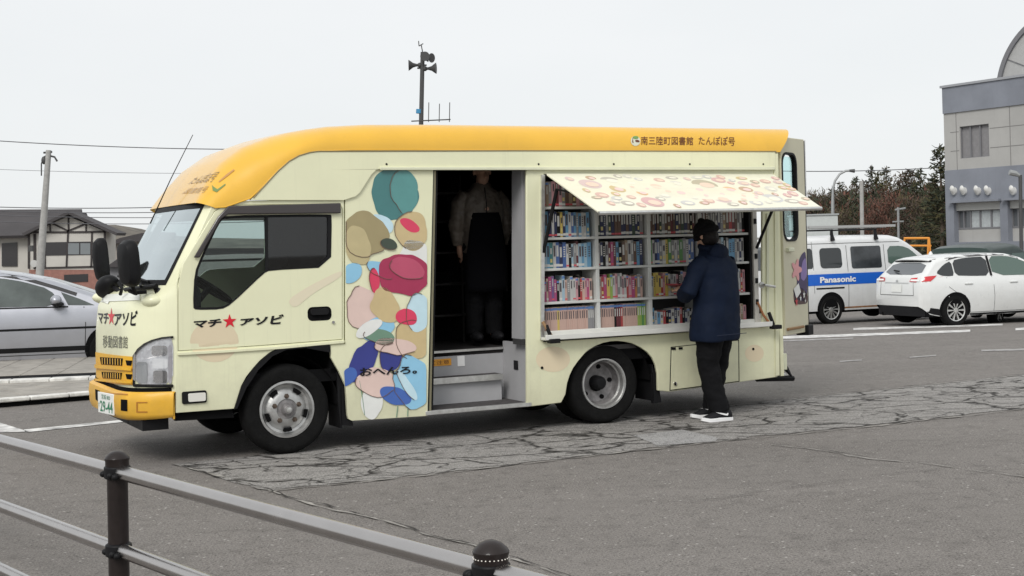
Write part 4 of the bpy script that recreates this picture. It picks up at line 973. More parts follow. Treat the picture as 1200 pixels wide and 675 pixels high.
for row in range(5):
    for bay in range(4):
        if row == 0 and bay > 1: continue
        xa, xb = SX[2*bay]+.008, SX[2*bay+1]-.006; x = xa; pal = [c.replace('_', ' ') for c in PAL[(row, bay)].split()]
        lst = []; end = xb-(.0 if row in (1, 2) else rnd.uniform(.0, .03))
        if row == 0 and bay == 1: end = xa+.10
        if row == 4 and bay in (2,): end = xb
        while True:
            c = pal[int(len(lst)) % len(pal)] if rnd.random() < .75 else rnd.choice(pal)
            wth = rnd.uniform(.022, .036) if row in (1, 2) else (rnd.uniform(.019, .032) if row == 3 else .0215)
            if row == 0: wth = rnd.uniform(.028, .042)
            hgt = rnd.uniform(.208, .232)
            if row == 3: hgt = rnd.uniform(.180, .226)
            if row == 4:
                hgt = .214+rnd.uniform(-.002, .002)
                i = len(lst)
                if bay == 0: c = 'yellow' if i == 7 else ('cream' if i == 0 else ('grey' if i >= 21 else 'peach'))
                elif bay == 1: c = 'peach' if i < 7 else ('red' if i == 10 else 'dark red' if i in (8, 9) else 'black' if i == 7 else 'peach' if i < 18 else 'lime green' if i in (18, 19, 21) else 'green' if i == 20 else 'grey'); 
                else: hgt = rnd.uniform(.12, .165); wth = rnd.uniform(.022, .034)
            if x+wth > end: break
            lst.append((x+wth/2, wth, hgt, c)); x += wth+.0007
        for i, (xx, wth, hgt, c) in enumerate(lst):
            stl = 1 if (row == 4 and bay < 2) else rnd.choice([0, 0, 2, 3, 4] if row in (1, 2) else [1, 3, 4, 4, 2, 0])
            o = bpy.data.objects.new('book', book_mesh(c, stl)); COL.objects.link(o)
            lx, ly, lz = xx, .035+rnd.uniform(0, .008), ZB[row]+.001
            p = Vector((F0.x+lx*ux+ly*nx, F0.y+lx*uy+ly*ny, lz)); o.location = p; o.rotation_euler = (0, 0, TH); o.scale = (wth, 1, hgt)
            l_ = lst[i-1][3] if i else None; r_ = lst[i+1][3] if i+1 < len(lst) else None
            if l_ and r_: nb = 'between %s ones' % l_ if l_ == r_ else 'between %s and %s ones' % (l_, r_)
            else: nb = 'against the %s upright' % ('left' if not l_ else 'right')
            sz = 'thick' if wth > .031 else ('slim' if wth < .024 else 'medium')
            tag(o, ('%s %s book %s on %s, %s' % (sz, c, nb, ROWN[row], BAYN[bay])), 'book', "books on the truck's open shelves")
            count += 1
print('books', count)
# ================================================================== PEOPLE
SKIN = mat('skin', (.50, .30, .21), .5, var=.08, vscale=20)
NAVY = mat('navy_nylon', (.003, .008, .023), .75, spec=.2, var=.1, vscale=9, bump=.05, bscale=30)
PANT = mat('black_trousers', (.006, .006, .007), .85, var=.05, vscale=10, bump=.2, bscale=16)
KNIT = mat('black_knit', (.008, .008, .009), .95, bump=.5, bscale=120)
JWHITE = mat('white_jacket_dimmed', (.12, .10, .08), .5, var=.15, vscale=12, bump=.25, bscale=16)  # white cloth, its colour darkened for the dim doorway
APRON = mat('dark_apron', (.0025, .0025, .004), .95)
SHOE = mat('shoe_black', (.015, .015, .017), .6); SOLE = mat('shoe_white', (.80, .80, .80), .5)
def rmesh(mb, name, parent, vox, m, smooth=4, fold=0., fscale=.12):
    mb.mats = []; o = mb.build(name, parent, mats=m, weld=0)
    o.data.polygons.foreach_set('material_index', [0]*len(o.data.polygons))
    r = o.modifiers.new('r', 'REMESH'); r.mode = 'VOXEL'; r.voxel_size = vox; r.use_smooth_shade = True
    s_ = o.modifiers.new('s', 'SMOOTH'); s_.factor = .6; s_.iterations = smooth
    if fold:
        t = bpy.data.textures.new(name+'_folds', 'CLOUDS'); t.noise_scale = fscale; t.noise_depth = 2
        d = o.modifiers.new('d', 'DISPLACE'); d.texture = t; d.strength = fold; d.mid_level = .5; d.texture_coords = 'LOCAL'
    dg = bpy.context.evaluated_depsgraph_get(); dg.update()
    me = bpy.data.meshes.new_from_object(o.evaluated_get(dg)); o.modifiers.clear(); old = o.data; o.data = me; me.name = name
    me.materials.clear(); me.materials.append(m)
    bpy.data.meshes.remove(old)
    return o
def hand(mb, wrist, d, up, sc=1., curl=.5):
    d = Vector(d).normalized(); up = Vector(up).normalized(); side = d.cross(up).normalized(); w_ = Vector(wrist)
    mb.tube([w_-d*.03, w_+d*.02, w_+d*.085], [.026, .034, .036], 10)
    for k, (off, ln) in enumerate(((-.030, .066), (-.010, .076), (.011, .071), (.030, .056))):
        p = w_+d*.085+side*off; q = p+d*ln*.5-up*curl*.018; r_ = q+d*ln*.35-up*curl*.045
        mb.tube([p-d*.02, p, q, r_], [.0105, .010, .009, .0075], 8)
    p = w_+d*.02-side*.034; mb.tube([p, p-side*.028+d*.03-up*.012, p-side*.025+d*.062-up*.03], [.014, .011, .009], 8)
def head(mb, c, yaw=0., pitch=0.):
    M = Matrix.Rotation(yaw, 4, 'Z') @ Matrix.Rotation(-pitch, 4, 'X'); M3 = M.to_3x3(); c = Vector(c)
    def P(x, y, z): return c+M3 @ Vector((x, y, z))
    mb.ell(P(0, -.012, .03), (.078, .095, .095), 14, M3); mb.ell(P(0, .03, -.045), (.058, .062, .075), 12, M3)
    mb.ell(P(0, .055, -.098), (.024, .02, .02), 8, M3)
    mb.tube([P(0, .088, .01), P(0, .115, -.030)], [.010, .016], 8)
    for s in (-1, 1):
        mb.ell(P(s*.078, -.005, -.01), (.012, .02, .032), 8, M3); mb.ell(P(s*.035, .078, .022), (.02, .014, .008), 8, M3)
    mb.ell(P(0, .088, -.060), (.024, .010, .009), 8, M3)
    return P, M3
# --- reader at the shelf.  x: right, y: the way the body faces, z: up
pf = gh(843, 492.5); FA = TH+radians(14)
p1 = thing('person', 'person in navy jacket and black knit hat standing at the bookshelves, back turned', 'person', (pf.x, pf.y, 0), FA)
mb = MB()
mb.tube([(0, .01, .90), (0, 0, 1.05), (0, .0, 1.25), (0, .01, 1.42), (0, .03, 1.46)], [.11, .10, .11, .09, .05], 14)
mb.tube([(0, .03, 1.46), (-.01, .07, 1.60)], [.055, .05], 12)
PH, M3 = head(mb, (-.015, .085, 1.655), radians(4), radians(28))
mb.tube([(-.13, .01, 1.38), (-.30, .05, 1.18), (-.14, .28, 1.16)], [.04, .036, .03], 10); mb.tube([(.13, .01, 1.38), (.21, .06, 1.16), (.06, .30, 1.17)], [.04, .036, .03], 10)
hand(mb, (-.13, .30, 1.165), (.55, .8, .1), (0, -.2, 1)); hand(mb, (.05, .31, 1.17), (-.5, .8, .1), (0, -.2, 1))
for s, kx, fx_, fy_ in ((-1, -.10, -.02, -.02), (1, .115, .135, .20)):
    mb.tube([(s*.085, .0, .90), (kx, .03+(.07 if s > 0 else .015), .50), (fx_, fy_-.0, .09)], [.07, .045, .03], 12)
    mb.tube([(fx_, fy_, .07), (fx_-.08, fy_+.03, .05)], [.026, .02], 8)
rmesh(mb, 'body', p1, .0075, SKIN, 2)
# jacket
def ring_loft(mb, rings, n=28):             # (cx, cy, z, ax, ay, power)
    vs = []
    for (cx_, cy_, z, ax, ay) in rings:
        for k in range(n):
            a = 2*pi*k/n; c_, s_ = cos(a), sin(a); e = .8
            vs.append((cx_+ax*math.copysign(abs(c_)**e, c_), cy_+ay*math.copysign(abs(s_)**e, s_), z))
    fs = [(i*n+j, i*n+(j+1) % n, (i+1)*n+(j+1) % n, (i+1)*n+j) for i in range(len(rings)-1) for j in range(n)]
    return mb.add(vs, fs+[tuple(range(n-1, -1, -1)), tuple((len(rings)-1)*n+j for j in range(n))])
mb = MB()
ring_loft(mb, [(-.015, .02, .715, .248, .175), (-.015, .02, .76, .250, .18), (-.01, .01, .90, .240, .18), (0, 0, 1.05, .222, .17), (0, -.005, 1.2, .222, .165), (0, -.005, 1.32, .218, .155), (.0, .0, 1.41, .198, .135), (-.005, .015, 1.475, .145, .115), (-.01, .04, 1.515, .10, .095), (-.015, .05, 1.575, .088, .088)])
mb.tube([(-.15, .0, 1.42), (-.235, .01, 1.35), (-.325, .04, 1.17), (-.27, .13, 1.13), (-.14, .27, 1.155)], [.085, .088, .080, .07, .052], 14)
mb.tube([(.14, .0, 1.42), (.20, .01, 1.34), (.215, .06, 1.15), (.18, .15, 1.12), (.05, .29, 1.16)], [.085, .088, .078, .07, .052], 14)
jk = rmesh(mb, 'jacket', p1, .0095, NAVY, 5, .034, .22)
mb = MB()                                    # hood lying on the back and the raised collar
mb.tube([(.085*cos(a)-.015, .045+.085*sin(a), 1.545+.02*sin(a)) for a in [2*pi*k/20 for k in range(21)]], .026, 10)
mb.ell((-.012, -.055, 1.50), (.12, .06, .085), 12)
rmesh(mb, 'hood', jk, .008, NAVY, 3, .012, .05)
mb = MB().mt(mat('seam_navy', (.004, .01, .035), .7)).tube([(x, -.172-.004*cos(x*8), .775) for x in [-.2+.4*k/10 for k in range(11)]], .003, 5); mb.build('hem_seam', jk)
mb = MB()
for s, pts, rr in ((-1, [(-.085, .01, .95), (-.095, .01, .74), (-.085, .045, .50), (-.055, .02, .30), (-.02, -.03, .075)], [.125, .125, .100, .095, .086]),
                   (1, [(.075, .03, .95), (.08, .04, .74), (.115, .10, .50), (.125, .16, .28), (.135, .20, .07)], [.125, .118, .095, .088, .082])):
    mb.tube(pts, rr, 16)
rmesh(mb, 'trousers', p1, .0095, PANT, 3, .030, .10)
def shoe(par, x, y, ang):
    M = Matrix.Translation((x, y, 0)) @ Matrix.Rotation(ang, 4, 'Z')     # toe along +x
    mb = MB(); prof = [(-.10, .038), (-.07, .044), (0, .040), (.08, .050), (.14, .048), (.185, .030), (.20, .010)]
    rings = []
    vs = []; n = 20
    for (x_, h_, w_) in ((-.112, .055, .022), (-.10, .085, .036), (-.07, .105, .041), (-.02, .110, .041), (.03, .092, .040), (.08, .070, .046), (.13, .054, .047), (.17, .040, .036), (.188, .028, .015)):
        for k in range(n):
            a = 2*pi*k/n; vs.append(M @ Vector((x_, w_*cos(a), .022+max(0, h_-.0)*.5+h_*.5*sin(a)-.01)))
    mb.add(vs, [(i*n+j, i*n+(j+1) % n, (i+1)*n+(j+1) % n, (i+1)*n+j) for i in range(8) for j in range(n)]+[tuple(range(n)), tuple(8*n+j for j in range(n))])
    o = mb.mt(SHOE).build('shoe', par, mats=None)
    out = [(-.118, -.02), (-.11, -.036), (-.07, -.044), (0, -.043), (.08, -.052), (.14, -.051), (.18, -.036), (.202, -.012)]
    out += [(a, -b) for a, b in out[::-1]]
    mb = MB().mt(SOLE).prism([out], lambda a, b, d: M @ Vector((a, b, d+(.016*max(0, (a-.12))/.08 if d > .01 or a > .12 else 0))), 0, .030); mb.build('sole', o, bevel=.006)
    for sy in (-1, 1):
        sw = [(-.045, .040), (-.020, .046), (.02, .060), (.075, .086), (.025, .078), (-.015, .066), (-.035, .060), (-.05, .070), (-.055, .058)]
        sw = [(.0+a*1.0, .018+b*.8) for a, b in sw]
        MB().mt(SOLE).prism([sw], lambda a, b, d: M @ Vector((a, sy*(.0445+d-(.10*max(0, b-.055))), b)), 0, .003).build('side_mark', o)
    return o
shoe(p1, -.035, -.045, radians(180-14-2)); shoe(p1, .105, .20, radians(180-14-4))
mb = MB()                                    # knitted hat
P0 = Vector((-.015, .085, 1.655))
def hp(x, y, z): return P0+M3 @ Vector((x, y, z))
mb.ell(hp(0, -.012, .048), (.102, .116, .098), 16, M3)
mb.tube([hp(.093*cos(a), -.012+.108*sin(a), .022) for a in [2*pi*k/24 for k in range(25)]], .024, 10)
mb.ell(hp(0, -.02, .145), (.035, .035, .025), 8)
rmesh(mb, 'hat', p1, .007, KNIT, 2, .008, .03)
mb = MB(); mb.ell(hp(0, -.03, -.035), (.088, .075, .085), 12); rmesh(mb, 'hair', p1, .008, mat('black_hair', (.012, .010, .010), .6), 2, .01, .02)
# open book held in front
bkp = Matrix.Translation(tuple(pf+Vector((0, 0, 0)))) @ Matrix.Rotation(FA, 4, 'Z')
hb = MB().mt(mat('held_book_cover', (.30, .05, .06), .5)); 
for s in (-1, 1): hb.box(0, .105*1, -.075, .075, -.006, .006, Matrix.Translation((-.04, .40, 1.20)) @ Matrix.Rotation(s*radians(-12) if s > 0 else pi+radians(12), 4, 'Y'))
hb = hb.build('book'); hb.location = (pf.x, pf.y, 0); hb.rotation_euler = (0, 0, FA)
tag(hb, 'open book held in both hands by the person in navy', 'book')
# --- attendant inside the doorway
def tw(x, y, z): return Vector((F0.x+x*ux+y*nx, F0.y+x*uy+y*ny, z))
p2l = tw(2.20, .86, FZ+.05); GA = TH+pi+radians(-6)
p2 = thing('person', 'person in pale jacket and long dark apron standing inside the dim truck doorway', 'person', p2l, GA)
mb = MB()
mb.tube([(0, 0, .86), (0, 0, 1.0), (0, 0, 1.2), (0, 0, 1.34), (0, .01, 1.42)], [.13, .12, .14, .12, .06], 14)
mb.tube([(0, .01, 1.38), (0, .03, 1.50)], [.055, .05], 12)
head(mb, (0, .05, 1.55), 0, radians(18))
for s in (-1, 1):
    mb.tube([(s*.16, 0, 1.34), (s*.235, -.02, 1.08), (s*.20, -.06, .87)], [.05, .042, .03], 10); hand(mb, (s*.195, -.07, .85), (-s*.3, -.3, -1), (-s, .2, 0))
    mb.tube([(s*.08, 0, .86), (s*.09, .02, .46), (s*.09, 0, .07)], [.085, .058, .04], 12); mb.tube([(s*.09, 0, .05), (s*.10, .15, .035)], [.042, .035], 8)
rmesh(mb, 'body', p2, .008, SKIN, 2)
mb = MB(); ring_loft(mb, [(0, 0, .80, .19, .13), (0, 0, .95, .19, .14), (0, 0, 1.15, .20, .145), (0, 0, 1.27, .205, .135), (0, 0, 1.35, .18, .115), (0, .01, 1.40, .11, .09), (0, .015, 1.45, .07, .07)])
for s in (-1, 1): mb.tube([(s*.14, 0, 1.34), (s*.205, .0, 1.26), (s*.25, -.01, 1.06), (s*.22, -.05, .88)], [.075, .078, .066, .046], 14)
jk2 = rmesh(mb, 'jacket', p2, .0095, JWHITE, 3, .032, .07)
MB().mt(BLACK).tube([(0, .15, 1.02), (0, .142, 1.25), (0, .105, 1.40)], .005, 6).build('zip', jk2)
ap = MB().mt(APRON).grid(lambda u, v: ((-.20+.40*u)*(1-.32*max(0, v-.45)/.55), .172-.16*(abs(u-.5)*2)**2.5*.35+(.02 if v > .5 else 0)*0, .45+.72*v), 14, 12)
o = ap.build('apron', p2); sd_ = o.modifiers.new('s', 'SOLIDIFY'); sd_.thickness = .008
mb = MB()
for s in (-1, 1): mb.tube([(s*.085, 0, .9), (s*.09, .01, .5), (s*.095, 0, .06)], [.11, .09, .08], 14)
rmesh(mb, 'trousers', p2, .010, PANT, 2, .02, .07)
mb = MB().ell((0, .03, 1.60), (.092, .105, .085), 12); mb.ell((0, -.02, 1.56), (.088, .075, .10), 12); rmesh(mb, 'hair', p2, .009, mat('black_hair', (.012, .010, .010), .6), 2, .01, .02)
for s in (-1, 1): MB().mt(SHOE).ell((s*.10, .06, .04), (.05, .14, .045), 10).build('shoe', p2)
# ================================================================== VEHICLES
PWHITE = mat('car_white', (.70, .71, .70), .28, coat=.7, var=.02, dirt=.18)
PWHITE2 = mat('van_white', (.72, .73, .73), .32, coat=.4, var=.03, dirt=.3)
PSILV = mat('car_silver', (.42, .43, .47), .33, .55, coat=.6, var=.02, dirt=.15)
PGREEN = mat('car_dark_green', (.018, .035, .03), .4, coat=.15, spec=.3)
CGL = mat('car_glass', (.030, .034, .036), .06, spec=.6)
CGL2 = mat('car_glass_green', (.09, .135, .115), .08, spec=.6)
CGL3 = mat('car_glass_rear', (.10, .11, .12), .05, spec=.8)
SEAMD = mat('panel_gap', (.04, .04, .04), .7)
def car_body(sp, par, paint):
    zt, zb, plan, sec, W = sp['zt'], sp['zb'], sp['plan'], sp['sec'], sp['W']
    xs_ = []
    x0, x1 = zt[0][0], zt[-1][0]
    keys = sorted(set([a[0] for a in zt]+[a[0] for a in plan]))
    for a, b in zip(keys, keys[1:]):
        n = max(1, int((b-a)/.09)); xs_ += [a+(b-a)*k/n for k in range(n)]
    xs_.append(x1)
    def hw(x, z): return W/2*lerp_tab(plan, x)[0]*lerp_tab(sec, z)[0]
    NZ, NA, NT = 16, 5, 5; vs = []
    for x in xs_:
        t = lerp_tab(zt, x)[0]; b = lerp_tab(zb, x)[0]; rr = min(sp.get('rr', .11), (t-b)*.4)
        row = []
        for k in range(NZ): z = b+(t-rr-b)*k/(NZ-1); row.append((hw(x, z), z))
        h = hw(x, t-rr); wr = rr*1.25
        for k in range(1, NA+1): a = pi/2*k/NA; row.append((h-wr*(1-cos(a)), t-rr+(rr-.018)*sin(a)))
        hh = h-wr
        for k in range(1, NT+1): row.append((hh*(1-k/NT), t-.018*((1-k/NT))**2))
        vs += [(x, -y, z) for y, z in row]+[(x, y, z) for y, z in row[-2::-1]]
    n = 2*(NZ+NA+NT)-1
    mb = MB().mt(paint).add(vs, [(i*n+j, (i+1)*n+j, (i+1)*n+j+1, i*n+j+1) for i in range(len(xs_)-1) for j in range(n-1)])
    m = len(vs)
    mb.add(vs[:n], [tuple(range(n))]); mb.add(vs[-n:], [tuple(range(n))])
    o = mb.build('body', par, sharp=38)
    bv = BVHTree.FromPolygons(mb.v, mb.f)
    def side(loop, m_, nm, off=.006, sy=-1, h=.25, par2=None):
        def fn(a, b):
            loc, nr, i, d = bv.ray_cast(Vector((a, sy*5, b)), Vector((0, -sy, 0)))
            if loc is None: loc, nr, i, d = bv.find_nearest(Vector((a, sy*W/2, b)))
            return loc+Vector((0, sy*off, 0))
        return patch([loop], h, fn, m_, nm, par2 or par)
    def rear(loop, m_, nm, off=.006, sx=-1, h=.2, par2=None):
        def fn(a, b):
            loc, nr, i, d = bv.ray_cast(Vector((sx*8, a, b)), Vector((-sx, 0, 0)))
            if loc is None: loc, nr, i, d = bv.find_nearest(Vector((sx*2.2, a, b)))
            return loc+Vector((sx*off, 0, off*.5))
        return patch([loop], h, fn, m_, nm, par2 or par)
    return o, side, rear, hw
def car_wheel(par, x, y, R_, sp_n=10, m_=None, W_=.2):
    s = 1 if y < 0 else -1
    wr = bpy.data.objects.new('wheel', None); COL.objects.link(wr); wr.parent = par; wr.location = (x, y, R_); wr.empty_display_size = .1
    if s < 0: wr.rotation_euler = (0, 0, pi)
    r = R_*.68
    MB().mt(RUBBER).lathe([(r, .02), (r+.01, .0), (R_-.03, -.006), (R_-.006, .015), (R_, .04), (R_, W_-.03), (R_-.02, W_), (r, W_)], (0, 0, 0), 'y', 36, None, False).build('tyre', wr)
    mb = MB().mt(ALU)
    for k in range(sp_n):
        a = 2*pi*k/sp_n; d1, d2 = .16, .10
        mb.add([(cos(a-d1)*.05, .012, sin(a-d1)*.05), (cos(a+d1)*.05, .012, sin(a+d1)*.05), (cos(a+d2)*(r-.005), .01, sin(a+d2)*(r-.005)), (cos(a-d2)*(r-.005), .01, sin(a-d2)*(r-.005)),
                (cos(a-d1)*.05, .05, sin(a-d1)*.05), (cos(a+d1)*.05, .05, sin(a+d1)*.05), (cos(a+d2)*(r-.005), .05, sin(a+d2)*(r-.005)), (cos(a-d2)*(r-.005), .05, sin(a-d2)*(r-.005))], [(0, 1, 2, 3), (0, 4, 5, 1), (1, 5, 6, 2), (3, 2, 6, 7), (0, 3, 7, 4)])
    for k in range(40):
        a, b = 2*pi*k/40, 2*pi*(k+1)/40
        mb.add([(cos(a)*(r+.004), .003, sin(a)*(r+.004)), (cos(b)*(r+.004), .003, sin(b)*(r+.004)), (cos(b)*(r-.014), .012, sin(b)*(r-.014)), (cos(a)*(r-.014), .012, sin(a)*(r-.014))], [(0, 1, 2, 3)])
    mb.lathe([(0, .002), (.045, .004), (.055, .02), (.055, .04)], (0, 0, 0), 'y', 20)
    mb.mt(BLACKM).lathe([(0, .075), (r-.002, .075)], (0, 0, 0), 'y', 24)
    mb.build('rim', wr)
def arches(side, xa, R_, zc, sy=-1):
    for x in xa:
        l = [(x+(R_+.055)*cos(a), max(.17, zc+(R_+.05)*sin(a))) for a in [pi+.45-(pi+.9)*k/22*1.0 for k in range(23)]]
        side([(x+(R_+.06)*cos(a), zc+(R_+.055)*sin(a)) for a in [pi+.35-(pi+.7)*k/22 for k in range(23)]], BLACKM, 'wheel_arch', .004, sy)
def seam(side, pts, w_=.012, sy=-1, m_=None, par2=None, nm='panel_seam'):
    L_ = []
    for i, p in enumerate(pts):
        q = Vector(pts[min(i+1, len(pts)-1)])-Vector(pts[max(i-1, 0)]); q.normalize(); nn = Vector((-q.y, q.x))*w_/2; L_.append((Vector(p)+nn, Vector(p)-nn))
    lp_ = [tuple(a) for a, b in L_]+[tuple(b) for a, b in L_[::-1]]
    side(lp_, m_ or SEAMD, nm, .004, sy, .3, par2)
# ---- white hatchback
hl_ = gh(1121, 381.5); HA = radians(21)
hb_ = thing('hatchback_car', 'white hatchback with red tail lamp parked beside the white van, seen from behind', 'car', (0, 0, 0), HA)
sp = dict(W=1.78, zt=[(-2.13, .62), (-2.12, .90), (-2.07, 1.02), (-2.02, 1.06), (-1.92, 1.14), (-1.76, 1.30), (-1.66, 1.38), (-1.50, 1.42), (-1.0, 1.465), (-.3, 1.485), (.15, 1.465), (.5, 1.38), (1.0, 1.13), (1.25, 1.03), (1.7, .95), (2.1, .84), (2.28, .68), (2.32, .55)],
    zb=[(-2.13, .42), (-1.9, .24), (-1.6, .20), (1.8, .20), (2.32, .28)], plan=[(-2.13, .80), (-2.08, .88), (-1.95, .945), (-1.5, .99), (-.5, 1), (1.2, 1), (1.9, .93), (2.2, .80), (2.32, .66)],
    sec=[(.2, .93), (.35, .97), (.55, 1.0), (.72, 1.0), (.88, .985), (.95, .955), (.98, .93), (1.2, .84), (1.42, .75)])
body, side, rear, hw = car_body(sp, hb_, PWHITE)
for sy in (-1, 1):
    arches(side, (-1.335, 1.335), .32, .32, sy)
    side(smooth_loop([(-1.72, 1.10), (-1.50, 1.26), (-1.30, 1.33), (-1.30, 1.03), (-1.45, 1.02), (-1.62, 1.04)], 1), CGL, 'side_window', .006, sy)
    side(smooth_loop([(-1.27, 1.03), (-1.27, 1.335), (-.95, 1.385), (-.42, 1.40), (-.42, 1.0), (-.9, 1.01)], 1), CGL, 'side_window', .006, sy)
    side(smooth_loop([(-.34, 1.0), (-.34, 1.40), (.1, 1.395), (.38, 1.34), (1.05, 1.04), (1.0, .985)], 1), CGL2, 'side_window', .006, sy)
    seam(side, [(-1.42, 1.36), (-1.1, 1.415), (-.38, 1.44), (.1, 1.43), (.42, 1.375)], .05, sy, mat('visor_dark', (.03, .028, .028), .2, coat=.5), None, 'window_visor')
    seam(side, [(-.38, 1.41), (-.38, 1.0)], .06, sy, BLACK, None, 'door_pillar')
    seam(side, [(-1.5, 1.0), (-1.48, .8), (-1.30, .68), (-1.1, .62), (-.98, .45), (-.95, .27)], .009, sy); seam(side, [(-.38, 1.0), (-.36, .6), (-.36, .27)], .009, sy); seam(side, [(.80, .98), (.85, .6), (.80, .27)], .009, sy); seam(side, [(-.95, .265), (.8, .265)], .009, sy)
    seam(side, [(-.96, .22), (.98, .22)], .05, sy, BLACK, None, 'sill_trim')
    for x in (-1.0, .14):
        M = Matrix.Translation((x, sy*(hw(x, .86)+.012), .86)); MB().mt(PWHITE).box(-.10, .10, -.014, .014, -.016, .016, M).build('door_handle', hb_, bevel=.01)
    M = Matrix.Translation((.72, sy*(hw(.72, 1.0)+.10), 1.06)); MB().mt(PWHITE).ell((0, 0, 0), (.07, .11, .065), 10, None).build('wing_mirror', hb_).matrix_local = M
    side(smooth_loop([(2.05, .62), (1.75, .74), (1.72, .68), (2.0, .58)], 1), LENS, 'headlight', .008, sy)
rear(smooth_loop([(-.62, 1.06), (.62, 1.06), (.54, 1.30), (-.54, 1.30)], 1), CGL3, 'rear_window', .004)
rear([(-.60, 1.315), (.60, 1.315), (.62, 1.37), (-.62, 1.37)], BLACKM, 'spoiler_shadow', .010)
mb = MB().mt(PWHITE).grid(lambda u, v: (-1.735+.20*v-.05*(1-abs(2*u-1)**3)*(1-v), -.55+1.1*u, 1.375+.045*v-.02*abs(2*u-1)**3), 16, 3); o = mb.build('spoiler', hb_); s_ = o.modifiers.new('s', 'SOLIDIFY'); s_.thickness = .025
for sy in (-1, 1):
    l = [(-2.075, .93), (-2.06, 1.00), (-1.97, 1.03), (-1.72, 1.045), (-1.78, 1.0), (-1.90, .93)]
    tl = side(l, mat('tail_red', (.55, .01, .015), .15, coat=1), 'tail_lamp', .010, sy, .1)
    r1 = [(sy*.80, .90), (sy*.80, 1.02), (sy*.44, .99), (sy*.42, .92)]
    rear(r1, MATS['tail_red'], 'tail_lamp_inner', .012, par2=hb_)
    rear([(sy*.72, .925), (sy*.72, .965), (sy*.46, .965), (sy*.45, .93)], WHITEP, 'reversing_lamp', .018, par2=tl)
rear(rrect(-.17, .17, .70, .86, .01), PLW, 'license_plate', .012)
rear([(-.40, .885), (.40, .885), (.40, .895), (-.40, .895)], GREYM, 'tailgate_trim', .012)
rear(oval(0, .93, .035, .022), GREYM, 'badge', .014)
for pts in ([(-.56, .64), (-.54, .90)], [(.56, .64), (.54, .90)]):
    rear([(pts[0][0]-.005, .64), (pts[0][0]+.005, .64), (pts[1][0]+.005, .9), (pts[1][0]-.005, .9)], SEAMD, 'panel_seam', .005)
rear([(-.56, .635), (.56, .635), (.56, .645), (-.56, .645)], SEAMD, 'panel_seam', .006)
mb = MB().mt(BLACK)
mb.grid(lambda u, v: (-2.145+.12*abs(2*u-1)**4*1.0, -.78+1.56*u, .22+.20*v), 20, 3); mb.build('rear_bumper_lower', hb_)
for sy in (-1, 1): side([(-2.10, .42), (-1.72, .36), (-1.66, .22), (-2.02, .24)], BLACK, 'bumper_corner', .006, sy)
rear([(-.60, .36), (-.36, .36), (-.36, .385), (-.60, .385)], MATS['tail_red'], 'reflector', .030); rear([(.60, .36), (.36, .36), (.36, .385), (.60, .385)], MATS['tail_red'], 'reflector', .030)
MB().mt(BLACK).tube([(-2.02, .05, 1.13), (-1.97, .28, 1.145)], .018, 6).build('rear_wiper', hb_)
mb = MB().mt(PWHITE).lathe([(.05, 0), (.02, .06), (.0, .07)], (-1.25, 0, 1.46), 'z', 10); mb.build('roof_aerial', hb_)
for sx in (-1.335, 1.335):
    for sy in (-1, 1): car_wheel(hb_, sx, sy*.885, .322)
mb = MB().mt(BLACKM).box(-2.0, 2.2, -.78, .78, .20, .5); mb.tube([(-1.335, -.8, .32), (-1.335, .8, .32)], .05, 8); mb.lathe([(.04, 0), (.04, .12)], (-2.13, .5, .24), 'x', 10); mb.build('underbody', hb_)
off = Matrix.Rotation(HA, 3, 'Z') @ Vector((-1.335, -.88, 0)); hb_.location = (hl_.x-off.x, hl_.y-off.y, gz(hl_.y)-.01)
# ---- white works van with blue stripe
vl_ = at(975, 377, 31.5); VA = radians(27)
vn = thing('works_van', 'white van with blue stripe lettering and roof ladder parked behind the hatchback', 'van', (0, 0, 0), VA)
sp = dict(W=1.69, rr=.14, zt=[(-2.42, 1.70), (-2.38, 1.85), (-2.28, 1.93), (-2.0, 1.97), (-.5, 1.985), (.6, 1.97), (.85, 1.92), (1.10, 1.80), (1.95, 1.22), (2.15, 1.05), (2.30, .88), (2.34, .5)],
    zb=[(-2.42, .38), (-2.2, .30), (2.1, .28), (2.34, .34)], plan=[(-2.42, .93), (-2.34, .98), (-2.1, 1), (1.6, 1), (2.0, .95), (2.25, .82), (2.34, .70)],
    sec=[(.28, .97), (.45, .99), (.7, 1), (1.15, 1), (1.25, .975), (1.75, .915), (1.9, .90)])
body, side, rear, hw = car_body(sp, vn, PWHITE2)
BLUE = mat('stripe_blue', (.015, .13, .60), .35, coat=.4)
